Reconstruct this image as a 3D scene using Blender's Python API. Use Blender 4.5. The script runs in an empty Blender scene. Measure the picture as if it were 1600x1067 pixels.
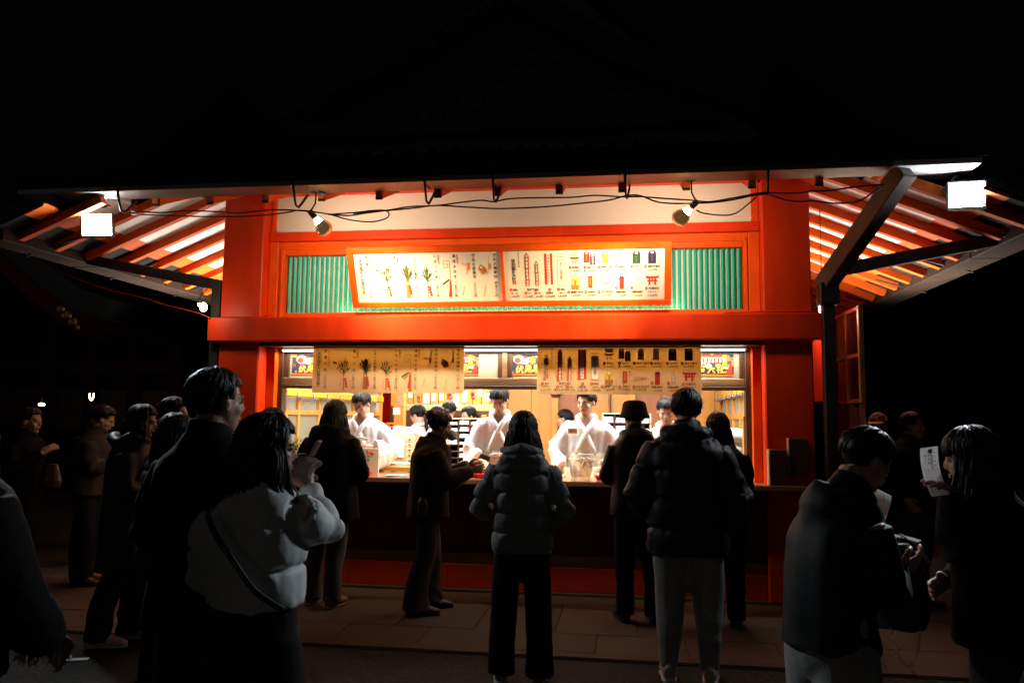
import bpy, math, random
import numpy as np
from mathutils import Vector, Matrix, Euler
rnd = random.Random(7)
S = bpy.context.scene
COL = S.collection
R = math.radians
PI = math.pi

# ------------------------------------------------------------------ camera
yaw, pitch, roll = R(8.2), R(5.5), R(0.6)
f = Vector((-math.sin(yaw)*math.cos(pitch), math.cos(yaw)*math.cos(pitch), math.sin(pitch)))
r0 = Vector((math.cos(yaw), math.sin(yaw), 0)); u0 = r0.cross(f)
r = r0*math.cos(roll) + u0*math.sin(roll); u = u0*math.cos(roll) - r0*math.sin(roll)
cam = bpy.data.cameras.new('camera'); cam.lens = 28; cam.sensor_width = 36; cam.sensor_fit = 'HORIZONTAL'
cam.clip_start = .05; cam.clip_end = 400
co = bpy.data.objects.new('camera', cam); COL.objects.link(co); S.camera = co
M = Matrix((r, u, -f)).transposed().to_4x4(); M.translation = (.95, -7.2, 1.56); co.matrix_world = M
cam.dof.use_dof = True; cam.dof.focus_distance = 7.4; cam.dof.aperture_fstop = 6.3

# ------------------------------------------------------------------ night sky, exposure
W = bpy.data.worlds.new('World'); S.world = W; W.use_nodes = True
nt = W.node_tree; bg = nt.nodes['Background']
sky = nt.nodes.new('ShaderNodeTexSky'); sky.sky_type = 'NISHITA'; sky.sun_disc = False
sky.sun_elevation = R(6.0); sky.sun_rotation = R(200); sky.altitude = 50
hs = nt.nodes.new('ShaderNodeHueSaturation'); hs.inputs['Saturation'].default_value = .45
nt.links.new(sky.outputs[0], hs.inputs['Color']); nt.links.new(hs.outputs[0], bg.inputs[0])
bg.inputs[1].default_value = .0022
S.view_settings.view_transform = 'Standard'; S.view_settings.look = 'None'
S.view_settings.exposure = 0; S.view_settings.gamma = 1; S.view_settings.use_curve_mapping = False
S.cycles.max_bounces = 6; S.cycles.diffuse_bounces = 3; S.cycles.glossy_bounces = 3; S.cycles.transmission_bounces = 4
S.cycles.caustics_reflective = False; S.cycles.caustics_refractive = False
S.cycles.sample_clamp_indirect = 4

# ------------------------------------------------------------------ materials
MATS = {}
def mat(name, col, rough=.6, metal=0., var=.12, vs=3., bump=.0, bs=60., spec=.5, emis=None, es=0., sss=0., stretch=(1,1,1), trans=0., coat=0., sheen=0.):
    m = bpy.data.materials.new(name); m.use_nodes = True; t = m.node_tree; N = t.nodes; b = N['Principled BSDF']
    b.inputs['Base Color'].default_value = (*col, 1); b.inputs['Roughness'].default_value = rough
    b.inputs['Metallic'].default_value = metal; b.inputs['Specular IOR Level'].default_value = spec
    if coat: b.inputs['Coat Weight'].default_value = coat; b.inputs['Coat Roughness'].default_value = .15
    if sheen: b.inputs['Sheen Weight'].default_value = sheen; b.inputs['Sheen Roughness'].default_value = .4
    if sss: b.inputs['Subsurface Weight'].default_value = sss; b.inputs['Subsurface Radius'].default_value = (.02,.008,.004)
    if trans: b.inputs['Transmission Weight'].default_value = trans
    if emis: b.inputs['Emission Color'].default_value = (*emis, 1); b.inputs['Emission Strength'].default_value = es
    if var or bump:
        tc = N.new('ShaderNodeTexCoord'); mp = N.new('ShaderNodeMapping'); mp.inputs['Scale'].default_value = stretch
        t.links.new(tc.outputs['Object'], mp.inputs[0])
    if var:
        n = N.new('ShaderNodeTexNoise'); n.inputs['Scale'].default_value = vs; n.inputs['Detail'].default_value = 6
        n.inputs['Roughness'].default_value = .65
        t.links.new(mp.outputs[0], n.inputs[0])
        cr = N.new('ShaderNodeValToRGB')
        cr.color_ramp.elements[0].position = .3; cr.color_ramp.elements[1].position = .7
        cr.color_ramp.elements[0].color = (*[max(0, c*(1-var)) for c in col], 1)
        cr.color_ramp.elements[1].color = (*[min(1, c*(1+var)) for c in col], 1)
        t.links.new(n.outputs['Fac'], cr.inputs[0]); t.links.new(cr.outputs[0], b.inputs['Base Color'])
        mr = N.new('ShaderNodeMapRange'); mr.inputs['To Min'].default_value = max(.03, rough-.08); mr.inputs['To Max'].default_value = min(1, rough+.1)
        t.links.new(n.outputs['Fac'], mr.inputs['Value']); t.links.new(mr.outputs[0], b.inputs['Roughness'])
    if bump:
        n2 = N.new('ShaderNodeTexNoise'); n2.inputs['Scale'].default_value = bs; n2.inputs['Detail'].default_value = 5
        t.links.new(mp.outputs[0], n2.inputs[0])
        bp = N.new('ShaderNodeBump'); bp.inputs['Strength'].default_value = bump; bp.inputs['Distance'].default_value = .01
        t.links.new(n2.outputs['Fac'], bp.inputs['Height']); t.links.new(bp.outputs[0], b.inputs['Normal'])
    MATS[name] = m
    return m
VERM = mat('vermilion_paint', (.63,.036,.003), .42, spec=.25, var=.17, vs=3.5, bump=.12, bs=35, stretch=(1,1,.25))
VERM2 = mat('lamplit_vermilion', (.72,.085,.003), .5, spec=.2, var=.14, vs=5, bump=.10, bs=40)  # same vermilion made more orange, lamplight put into the colour
CREAM = mat('plaster', (.72,.66,.58), .85, var=.05, vs=1.5, bump=.1, bs=25)
WHITEBOARD = mat('white_soffit_paint', (.78,.76,.73), .7, var=.05, vs=3, bump=.05, bs=30)
GREEN = mat('green_paint', (.006,.50,.36), .45, var=.12, vs=6)
TILE = mat('black_roof_tile', (.016,.018,.02), .85, spec=.15, var=.3, vs=5, bump=.2, bs=30)
COPPER = mat('weathered_gutter_metal', (.17,.12,.09), .42, metal=.75, var=.3, vs=3.5, bump=.06, bs=12, stretch=(.3,1,1))
DKMETAL = mat('dark_steel', (.03,.026,.023), .5, metal=.3, var=.3, vs=4, bump=.1, bs=20)
BLACK = mat('black_rubber', (.012,.011,.011), .5, var=0)
DKWOOD = mat('dark_wood', (.055,.022,.011), .42, var=.4, vs=9, bump=.15, bs=40, stretch=(.12,1,1))
DKWOODV = mat('dark_wood_upright', (.060,.025,.012), .42, var=.4, vs=9, bump=.15, bs=40, stretch=(1,1,.12))
OLDWOOD = mat('grained_wood_rail', (.20,.11,.055), .5, var=.55, vs=14, bump=.25, bs=40, stretch=(.08,1,1))
OWOOD = mat('orange_wood', (.60,.27,.045), .45, var=.2, vs=5, bump=.08, bs=30, stretch=(1,1,.1))
OWOODH = mat('orange_wood_level', (.60,.27,.045), .45, var=.2, vs=5, bump=.08, bs=30, stretch=(.1,.1,1))
LWOOD = mat('pale_wood', (.66,.48,.27), .5, var=.15, vs=6, bump=.05, bs=30, stretch=(.15,1,1))
BWOOD = mat('brown_panel_wood', (.36,.12,.035), .45, var=.25, vs=5, stretch=(1,1,.1))
COUNTER = mat('polished_counter_wood', (.30,.16,.085), .18, var=.25, vs=5, stretch=(.1,1,1), coat=.5)
FRONT = mat('brown_counter_board', (.15,.055,.028), .6, var=.2, vs=4, bump=.08, bs=30)
LEDGE = mat('worn_ledge_wood', (.40,.17,.07), .6, var=.25, vs=5, bump=.1, bs=30, stretch=(.1,1,1))
RAFT = mat('lamplit_rafter_paint', (.64,.105,.012), .6, spec=.12, var=.10, vs=3)  # rafter vermilion shifted to orange for the lamplight on it
PLINTH = mat('red_plinth_paint', (.50,.03,.012), .45, var=.2, vs=3, bump=.1, bs=25)
PAPER = mat('white_paper', (.80,.79,.76), .75, var=.03, vs=8)
SLAB = mat('granite_slab', (.085,.047,.029), .75, var=.25, vs=40, bump=.25, bs=180)
SLAB2 = mat('granite_slab_darker', (.070,.039,.024), .75, var=.25, vs=36, bump=.25, bs=170)
SLAB3 = mat('granite_slab_lighter', (.10,.057,.036), .75, var=.22, vs=44, bump=.25, bs=190)
GAP = mat('slab_joint_mortar', (.05,.042,.037), .9, var=.2, vs=20)
SKIN = mat('skin', (.62,.36,.25), .45, var=.06, vs=20, sss=.12)
LIPS = mat('lips', (.36,.15,.11), .4, var=0)
EYEW = mat('eye_white', (.75,.72,.7), .25, var=0)
EYEB = mat('eye_and_brow_dark', (.012,.009,.008), .35, var=0)
HAIR = mat('black_hair', (.009,.0075,.007), .5, var=.3, vs=30, spec=.3, stretch=(1,1,.2))
HAIRB = mat('dark_brown_hair', (.026,.009,.006), .5, var=.3, vs=30, spec=.3, stretch=(1,1,.2))
ROBE = mat('white_robe_cotton', (.80,.79,.80), .8, var=.02, vs=4, bump=.12, bs=22, sheen=.1)
HAKAMA = mat('ivory_hakama', (.72,.62,.47), .75, var=.04, vs=5, bump=.12, bs=18)
REDH = mat('red_hakama', (.62,.05,.02), .75, var=.08, vs=5)
TRAY = mat('red_plastic_tray', (.75,.035,.02), .3, var=0)
GLASSF = mat('frosted_glass', (.36,.34,.28), .35, var=.06, vs=2)

def glass(name, col=(.9,.95,.95), rough=.02):
    m = bpy.data.materials.new(name); m.use_nodes = True; t = m.node_tree; b = t.nodes['Principled BSDF']
    b.inputs['Base Color'].default_value = (*col, 1); b.inputs['Roughness'].default_value = rough; b.inputs['Transmission Weight'].default_value = 1
    b.inputs['IOR'].default_value = 1.45
    return m
def emit(name, col, s):
    m = bpy.data.materials.new(name); m.use_nodes = True; t = m.node_tree; b = t.nodes['Principled BSDF']
    b.inputs['Base Color'].default_value = (*col, 1); b.inputs['Emission Color'].default_value = (*col, 1); b.inputs['Emission Strength'].default_value = s
    return m
TUBE = emit('fluorescent_tube', (1,.9,.74), 9)
LEDLENS = emit('floodlight_lens', (.86,.95,1), 130)
BULBGLOW = emit('bulb_filament', (1,.62,.26), 60)
SMALLGLOW = emit('small_bulb_glow', (1,.72,.42), 25)

# ------------------------------------------------------------------ mesh helpers
class MB:
    def __init__(s): s.v = []; s.f = []; s.m = []; s.n = 0
    def add(s, v, f, m=0, T=None):
        v = np.asarray(v, float).reshape(-1, 3)
        if T is not None:
            A = np.array(T); v = v @ A[:3,:3].T + A[:3,3]
        s.v.append(v); k = s.n
        for q in f: s.f.append([i+k for i in q]); s.m.append(m)
        s.n += len(v)
    def mesh(s, name, mats=()):
        me = bpy.data.meshes.new(name)
        me.from_pydata(np.concatenate(s.v).tolist() if s.v else [], [], s.f)
        for m in mats: me.materials.append(m)
        me.polygons.foreach_set('material_index', s.m)
        me.update(); return me
def box(mb, x0, x1, y0, y1, z0, z1, b=0., m=0, T=None):
    c = np.array([(x0+x1)/2, (y0+y1)/2, (z0+z1)/2]); h = np.abs(np.array([x1-x0, y1-y0, z1-z0]))/2
    if b <= 0:
        V = [c+h*np.array(q) for q in ((-1,-1,-1),(1,-1,-1),(1,1,-1),(-1,1,-1),(-1,-1,1),(1,-1,1),(1,1,1),(-1,1,1))]
        F = [(3,2,1,0),(4,5,6,7),(0,1,5,4),(1,2,6,5),(2,3,7,6),(3,0,4,7)]
        mb.add(V, F, m, T); return
    b = min(b, h.min()*.9)
    V = []; I = {}
    for sx in (-1,1):
        for sy in (-1,1):
            for sz in (-1,1):
                sg = np.array((sx,sy,sz))
                for a in range(3):
                    hh = h-b; hh[a] = h[a]; I[sx,sy,sz,a] = len(V); V.append(c+sg*hh)
    F = []
    def quad(q):
        F.append(q)
    for a in range(3):
        o = [i for i in range(3) if i != a]
        for sg in (-1,1):
            q = []
            for p in ((-1,-1),(1,-1),(1,1),(-1,1)):
                t = [0,0,0]; t[a] = sg; t[o[0]] = p[0]; t[o[1]] = p[1]; q.append(I[t[0],t[1],t[2],a])
            flip = (sg < 0) ^ (a == 1)
            F.append(q[::-1] if flip else q)
    for a in range(3):           # edges along axis a
        o = [i for i in range(3) if i != a]
        for s0 in (-1,1):
            for s1 in (-1,1):
                def k(sa, face):
                    t = [0,0,0]; t[a] = sa; t[o[0]] = s0; t[o[1]] = s1; return I[t[0],t[1],t[2],face]
                q = [k(-1,o[0]), k(1,o[0]), k(1,o[1]), k(-1,o[1])]
                flip = (s0*s1 > 0) ^ (a == 1)
                F.append(q if flip else q[::-1])
    for sx in (-1,1):
        for sy in (-1,1):
            for sz in (-1,1):
                q = [I[sx,sy,sz,0], I[sx,sy,sz,1], I[sx,sy,sz,2]]
                F.append(q if sx*sy*sz > 0 else q[::-1])
    mb.add(V, F, m, T)
def ell(mb, c, rr, nu=14, nv=9, m=0, T=None, rot=None):
    c = np.asarray(c, float); V = []; F = []
    for j in range(nv+1):
        th = PI*j/nv
        for i in range(nu):
            ph = 2*PI*i/nu
            V.append((math.sin(th)*math.cos(ph)*rr[0], math.sin(th)*math.sin(ph)*rr[1], math.cos(th)*rr[2]))
    V = np.array(V)
    if rot is not None: V = V @ np.array(Euler(rot).to_matrix()).T
    V = V + c
    for j in range(nv):
        for i in range(nu):
            a = j*nu+i; b2 = j*nu+(i+1)%nu
            F.append((a, a+nu, b2+nu, b2))
    mb.add(V, F, m, T)
def tube(mb, pts, rad, n=10, up=(0,0,1), m=0, T=None, close=True):
    P = np.asarray(pts, float); k = len(P); up = np.asarray(up, float)
    tg = np.gradient(P, axis=0) if k > 2 else np.repeat((P[1]-P[0])[None], 2, 0)
    V = []; F = []; pa = None
    for i in range(k):
        t = tg[i]/(np.linalg.norm(tg[i])+1e-9)
        b = up - t*(up@t)
        if np.linalg.norm(b) < .15:
            b = np.array((0,1.,0)) - t*t[1]
            if np.linalg.norm(b) < .15: b = np.array((1.,0,0)) - t*t[0]
        b /= np.linalg.norm(b); a = np.cross(t, b)
        if pa is not None and a@pa < 0: a, b = -a, -b
        pa = a
        q = rad[i] if isinstance(rad, list) else rad
        ra, rb = q if hasattr(q, '__len__') else (q, q)
        for j in range(n):
            w = 2*PI*j/n; V.append(P[i] + a*math.cos(w)*ra + b*math.sin(w)*rb)
    for i in range(k-1):
        for j in range(n):
            F.append((i*n+j, i*n+(j+1)%n, (i+1)*n+(j+1)%n, (i+1)*n+j))
    if close: F.append(list(range(n))[::-1]); F.append([(k-1)*n+j for j in range(n)])
    mb.add(V, F, m, T)
def prism(mb, poly, y0, y1, m=0, T=None):
    """polygon in x,z extruded along y"""
    n = len(poly); V = [(x, y0, z) for x, z in poly] + [(x, y1, z) for x, z in poly]
    A = sum(poly[i][0]*poly[(i+1)%n][1]-poly[(i+1)%n][0]*poly[i][1] for i in range(n))
    F = [list(range(n)), list(range(n, 2*n))[::-1]] + [[i, i+n, (i+1)%n+n, (i+1)%n] for i in range(n)]
    if A < 0: F = [q[::-1] for q in F]
    mb.add(V, F, m, T)
def link(name, me, parent=None, loc=None, rot=None):
    o = bpy.data.objects.new(name, me); COL.objects.link(o)
    if parent: o.parent = parent
    if loc is not None: o.location = loc
    if rot is not None: o.rotation_euler = rot
    return o
def obj(name, mb, mats, parent=None, smooth=False, loc=None, rot=None):
    me = mb.mesh(name, mats if isinstance(mats, (list, tuple)) else [mats])
    if smooth: me.polygons.foreach_set('use_smooth', [True]*len(me.polygons))
    return link(name, me, parent, loc, rot)
def tag(o, label, cat, group=None, kind=None):
    if label: o['label'] = label
    if cat: o['category'] = cat
    if group: o['group'] = group
    if kind: o['kind'] = kind
    return o
def thing(name, label, cat, loc=(0,0,0), rot=(0,0,0), group=None, scale=1):
    o = bpy.data.objects.new(name, None); COL.objects.link(o); o.location = loc; o.rotation_euler = rot; o.scale = (scale,)*3
    o.empty_display_size = .1
    return tag(o, label, cat, group)
def bx(name, m, parent, x0, x1, y0, y1, z0, z1, b=.004):
    mb = MB(); box(mb, x0, x1, y0, y1, z0, z1, b); return obj(name, mb, m, parent)
def area(name, loc, target, sx, sy, power, col, spread=180):
    l = bpy.data.lights.new(name, 'AREA'); l.shape = 'RECTANGLE'; l.size = sx; l.size_y = sy; l.energy = power; l.color = col
    l.spread = R(spread)
    o = bpy.data.objects.new(name, l); COL.objects.link(o); o.location = loc
    o.rotation_euler = (Vector(target)-Vector(loc)).to_track_quat('-Z', 'Y').to_euler(); return o
def point(name, loc, power, col, rad=.03):
    l = bpy.data.lights.new(name, 'POINT'); l.energy = power; l.color = col; l.shadow_soft_size = rad
    o = bpy.data.objects.new(name, l); COL.objects.link(o); o.location = loc; return o

# ------------------------------------------------------------------ lamps' light (plus one added behind the right post)
area('room_light_front', (-.2, .62, 2.50), (-.2, 1.45, .6), 4.0, .35, 185, (.98,.98,.97))
area('room_light_rear', (-.2, 3.4, 2.55), (-.2, 3.4, 0), 4.0, .35, 215, (1,.93,.80))
area('valance_tube_light', (-.2, .20, 2.185), (-.2, .12, 1.0), 4.4, .03, 48, (1,.86,.62))
area('side_strip_left', (-3.03, 2.15, 2.512), (-3.6, 1.9, 3.6), .03, 4.1, 185, (1,.90,.76), 130)
area('side_strip_right', (2.64, 2.15, 2.512), (3.15, 1.9, 3.6), .03, 4.1, 185, (1,.90,.76), 130)
area('flood_light_right', (3.47,-1.03,3.28), (2.6,-6,3.3), .20, .16, 75, (.80,.92,1), 140)
area('flood_light_left', (-3.67,-1.03,3.225), (-2.4,-6,3.25), .20, .16, 75, (.80,.92,1), 140)
def spot(name, loc, target, power, col, ang, blend=.8, rad=.05):
    l = bpy.data.lights.new(name, 'SPOT'); l.energy = power; l.color = col; l.shadow_soft_size = rad; l.spot_size = R(ang); l.spot_blend = blend
    o = bpy.data.objects.new(name, l); COL.objects.link(o); o.location = loc; o.rotation_euler = (Vector(target)-Vector(loc)).to_track_quat('-Z', 'Y').to_euler()
for nm, x, y, z, tx in (('left',-1.585,-.675,3.11,-1.02), ('right',1.34,-.69,3.13,.36)):
    spot('bulb_beam_'+nm, (x,y,z), (tx,-.02,2.53), 300, (1,.78,.40), 76, 1.0, .09)
    spot('bulb_glow_'+nm, (x,y,z), (x*.9,.2,z-.16), 62, (1,.74,.50), 172, .7, .09)
area('sign_under_light', (-.17, .148, 2.582), (-.17, .26, 2.65), 3.3, .016, 4, (1,.82,.45))
point('bulb_light_side', (-2.99, -.40, 2.57), 5, (1,.80,.58), .04)
point('added_light_behind_post', (2.72, .32, 2.50), 12, (1,.80,.58), .04)  # unseen bulb added to brighten the right side eave
# ================================================================== ground
mb = MB(); nx = 60
box(mb, -60, 60, -40, 60, -.25, -.012)
GRAVEL = mat('coarse_dark_asphalt', (.026,.0245,.021), .8, spec=.25, var=1.0, vs=34, bump=1.0, bs=38)
tag(obj('ground', mb, GRAVEL), 'dark coarse gravelly asphalt in front of the shop', None, kind='structure')
mb = MB(); box(mb, -9, 9, -1.80, .6, -.20, -.004)
pave = obj('pavement', mb, GAP); tag(pave, 'strip of granite paving along the shop front', None, kind='structure')
def slabs(y0, y1, xs, z=.004):
    for a, b in zip(xs[:-1], xs[1:]):
        mb = MB(); dz = rnd.uniform(-.0015, .0015)
        box(mb, a+.0025, b-.0025, y0+.0025, y1-.0025, -.03, z+dz, .003)
        obj('paving_slab', mb, rnd.choice((SLAB, SLAB, SLAB2, SLAB3)), pave)
slabs(-.32, .04, [-8.1+.9*i for i in range(20)])
slabs(-1.215, -.32, [-.178+.6*(i-14)*1.0 for i in range(29)])
slabs(-1.68, -1.215, [-.5+.618*(i-13) for i in range(28)])
slabs(-1.79, -1.68, [-8.5+1.236*i+.1 for i in range(15)], .006)

# ================================================================== the shop building
shop = thing('shrine_shop', 'vermilion shrine amulet shop with green slatted grille and long serving counter', 'shop', (0,0,0))
for x0, x1 in ((-2.957,-2.543), (2.148,2.558)):
    bx('pillar', VERM, shop, x0, x1, 0, .41, 0, 3.72, .012)
bx('cross_beam', VERM, shop, -3.03, 2.64, -.10, -.002, 2.262, 2.492, .010)
bx('sill_board', VERM2, shop, -2.541, 2.146, .0, .30, 2.40, 2.488, .004)
bx('soffit_board', DKWOOD, shop, -2.541, 2.146, .0, .30, 2.222, 2.262, .003)
# upper facade
for x0, x1 in ((-2.541,-2.45), (2.05,2.146)):
    bx('jamb', VERM2, shop, x0, x1, .14, .32, 2.49, 3.27, .005)
for x0, x1 in ((-2.541,-2.50), (2.085,2.146)):
    bx('jamb', VERM2, shop, x0, x1, .17, .32, 3.358, 3.76, .004)
bx('lintel', VERM, shop, -2.541, 2.146, .115, .32, 3.272, 3.357, .006)
bx('plaster_panel', CREAM, shop, -2.50, 2.085, .20, .26, 3.357, 3.74, 0)
bx('wall_plate', VERM, shop, -2.541, 2.146, .13, .32, 3.74, 3.86, .006)
grille = bx('grille_frame', VERM2, shop, -2.45, -2.392, .165, .30, 2.49, 3.27, .004); grille.name = 'grille'
mb = MB()
for a in ((2.008,2.05,.165,.30,2.49,3.27), (-2.392,2.008,.165,.30,2.49,2.565), (-2.392,2.008,.165,.30,3.136,3.27)):
    box(mb, *a, .004)
for a in ((-2.43,2.03,.150,.166,2.495,2.52), (-2.43,2.03,.150,.166,3.19,3.215), (-2.43,-2.405,.150,.166,2.52,3.19), (2.02,2.04,.150,.166,2.52,3.19)):
    box(mb, *a, .003)
obj('grille_frame', mb, VERM2, grille)
mb = MB(); box(mb, -2.392, 2.008, .262, .29, 2.565, 3.136); obj('backing_board', mb, CREAM, grille)
mb = MB(); T = Matrix.Rotation(R(45), 4, 'Z'); box(mb, -.0112, .0112, -.0112, .0112, -.286, .286, .002, T=T)
sme = mb.mesh('slat', [GREEN])
for i in range(90):
    link('slat', sme, grille, (-2.366+i*.0488, .236+rnd.uniform(-.001,.001), 2.851), (0,0,rnd.uniform(-.03,.03)))
mb = MB(); tube(mb, [(1.80,-.045,2.506),(2.1,-.045,2.512),(2.35,-.045,2.512),(2.60,-.045,2.504)], .010, 8); obj('conduit', mb, VERM, shop, True)
mb = MB(); tube(mb, [(-2.90,-.045,2.500),(-2.7,-.05,2.504),(-2.5,-.045,2.500),(-2.42,-.04,2.520),(-2.37,-.04,2.499)], .006, 6); obj('conduit', mb, VERM, shop, True)
# below the beam: lower jambs, window band, window posts
for x0, x1 in ((-2.541,-2.455), (2.068,2.146)):
    bx('jamb', VERM2, shop, x0, x1, .178, .34, 1.016, 2.221, .005)
for s, x0, x1 in ((1,-2.455,-2.405), (-1,2.018,2.068)):
    bx('window_post', DKWOODV, shop, x0, x1, .25, .36, 1.016, 2.221, .004)
    xm = x1 if s > 0 else x0
    bx('window_track', OWOOD, shop, xm-.018*(s<0), xm+.018*(s>0), .30, .37, 1.016, 1.60, .003)
tr = bx('transom_window', DKWOOD, shop, -2.405, 2.018, .26, .35, 2.182, 2.221, .004)
bx('transom_rail', OLDWOOD, tr, -2.405, 2.018, .262, .352, 1.866, 1.938, .006)
bx('transom_rail', DKWOOD, tr, -2.405, 2.018, .25, .36, 1.832, 1.866, .004)
for xc in (-1.30, -.195, .91):
    bx('transom_post', OLDWOOD, tr, xc-.024, xc+.024, .266, .348, 1.938, 2.182, .004)
for a, b in ((-2.405,-1.324), (-1.276,-.219), (-.171,.886), (.934,2.018)):
    bx('pane', GLASSF, tr, a, b, .315, .323, 1.938, 2.182, 0)
    for c in (a, b-.045): bx('sash', DKWOODV, tr, c, c+.045, .29, .33, 1.938, 2.182, .003)
# counter
bx('counter_top', COUNTER, shop, -2.60, 2.56, -.15, -.003, .972, 1.015, .004)
bx('counter_top', COUNTER, shop, -2.541, 2.146, -.002, .62, .972, 1.0145, .003)
bx('counter_fascia', DKWOOD, shop, -2.541, 2.146, -.11, .06, .90, .971, .004)
bx('counter_front', FRONT, shop, -2.541, 2.146, .095, .15, .345, .90, 0)
for xc in [-2.3+.62*i for i in range(8)]:
    bx('counter_batten', FRONT, shop, xc-.02, xc+.02, .078, .096, .345, .90, .003)
bx('counter_ledge', LEDGE, shop, -2.541, 2.146, .06, .15, .245, .344, .006)
for i in range(5):
    bx('plinth_board', PLINTH, shop, -2.541+i*.9374, -2.541+(i+1)*.9374-.003, .045, .15, .03, .244, .005)
bx('stone_sill', SLAB2, shop, -3.0, 2.6, .0, .16, .003, .03, .004)
# side and rear walls
bx('side_wall', VERM, shop, -2.94, -2.80, .42, 6.2, .0, 3.72, 0)
bx('side_wall', VERM, shop, 2.40, 2.54, .42, 6.2, .0, 3.72, 0)
bx('rear_wall', VERM, shop, -2.94, 2.54, 6.2, 6.34, 0, 3.72, 0)
bx('room_ceiling', LWOOD, shop, -2.80, 2.40, .36, 6.2, 2.62, 2.70, 0)
bx('room_floor', LWOOD, shop, -2.80, 2.40, .16, 6.2, .01, .05, 0)
bx('front_header', DKWOOD, shop, -2.541, 2.146, .325, .36, 2.22, 2.62, 0)

# rafters, soffits
def beam_between(p, q, w, h, b=.004):
    """bar whose underside runs from p to q, vertical section"""
    p = Vector(p); q = Vector(q); d = (q-p); L = d.length; d.normalize()
    up = Vector((0,0,1)); s = d.cross(up).normalized(); n = s.cross(d).normalized()
    mb = MB(); T = Matrix((s, d, n)).transposed().to_4x4(); T.translation = p
    box(mb, -w/2, w/2, 0, L, 0, h, b, T=T); return mb
sl = .404
for k in range(-8, 6):
    x = .403+.5175*k
    ra = obj('rafter', beam_between((x,-.735,3.421), (x,.16,3.421+sl*.895), .058, .088), RAFT, shop)
    bx('rafter_cap', BLACK, ra, x-.031, x+.031, -.742, -.722, 3.418, 3.512, .003)
mb = MB()
T = Matrix.Rotation(math.atan(sl), 4, 'X'); T.translation = (0,-.735,3.421+.097)
for k in range(-8, 5):
    x = .403+.5175*k
    mb2 = MB(); box(mb2, x+.002, x+.5155, 0, 1.0, 0, .018, 0, T=T); obj('soffit_panel', mb2, WHITEBOARD, shop)
sl2 = .41
SGUT = mat('side_gutter_metal', (.030,.019,.014), .7, spec=.1, var=.3, vs=3)
def side_eave(sgn, xe, ze, xw, y0, dy, n):
    inn = -sgn
    for k in range(n):
        y = y0+dy*k
        zl = 3.36+.404*(y+1.02); xi = xe+inn*min(abs(xw-xe), max(.5, (zl-ze)/sl2))
        obj('rafter', beam_between((xe, y, ze), (xi, y, ze+sl2*abs(xi-xe)), .072, .078), RAFT, shop)
        if k < n-1 and abs(xi-xe) > .55:
            a, b = xe+inn*.40, xi
            za, zb = ze+sl2*.40+.084, ze+sl2*abs(xi-xe)+.084
            mb = MB(); ya, yb = y+.002, y+dy-.002
            V = [(a,ya,za),(b,ya,zb),(b,yb,zb),(a,yb,za)]; V += [(p[0],p[1],p[2]+.02) for p in V]
            F = [(0,1,2,3),(7,6,5,4),(0,4,5,1),(1,5,6,2),(2,6,7,3),(3,7,4,0)]
            if sgn > 0: F = [q[::-1] for q in F]
            mb.add(V, F); obj('soffit_panel', mb, WHITEBOARD, shop)
    yy0, yy1 = y0-.25, y0+dy*n
    def strip(name, m, d0, d1, h0, h1):
        a, b = xe+inn*d0, xe+inn*d1; za, zb = ze+sl2*d0, ze+sl2*d1
        mb = MB(); V = [(a,yy0,za+h0),(b,yy0,zb+h0),(b,yy1,zb+h0),(a,yy1,za+h0)]; V += [(p[0],p[1],p[2]+h1-h0) for p in V]
        F = [(0,1,2,3),(7,6,5,4),(0,4,5,1),(1,5,6,2),(2,6,7,3),(3,7,4,0)]
        if sgn > 0: F = [q[::-1] for q in F]
        mb.add(V, F); obj(name, mb, m, shop)
    strip('eave_batten', RAFT, .22, .398, .080, .107)
    strip('eave_board', TILE, -.18, .22, .084, .112)
    for k in range(6):
        ya = y0-.2+k*1.25
        bx('gutter', SGUT, shop, min(xe-sgn*-.02, xe+sgn*.30), max(xe-sgn*-.02, xe+sgn*.30), ya+.004, ya+1.246, ze-.03, ze+.08, .008)
        obj('gutter_bracket', beam_between((xe-sgn*.25, ya+.6, ze+.10), (xe+sgn*.28, ya+.6, ze-.055), .02, .012, .002), DKMETAL, shop)
side_eave(-1, -4.4, 3.09, -2.80, .01-.45*2, .45, 17)
side_eave(1, 4.0, 3.06, 2.40, -.25-.43*1, .43, 16)
# front gutter in metal lengths with iron hooks
FLOODLIT = mat('floodlit_gutter_metal', (.55,.56,.57), .5, var=.1, vs=4)  # gutter metal coloured pale for the floodlight glare at both ends
xs = [-4.39,-3.55,-1.83,-.69,-.125,.94,2.05,2.95,3.58]
for a, b in zip(xs[:-1], xs[1:]):
    ends = a < -3.6 or b > 3.0
    bx('gutter', FLOODLIT if ends else COPPER, shop, a+.003, b-.003, -1.0, -.60 if ends else -.742, 3.482+rnd.uniform(0,.003), 3.53, .006)
for x in (-3.42, -1.815, -.68, -.115, .95, 2.04):
    mb = MB(); tube(mb, [(x,-1.0,3.50),(x,-.965,3.40),(x,-.93,3.335),(x+.01,-.89,3.325),(x+.02,-.85,3.37),(x+.03,-.80,3.43),(x+.03,-.75,3.47)], (.014,.009), 6, up=(1,0,0))
    obj('gutter_bracket', mb, DKMETAL, shop, True)

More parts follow.
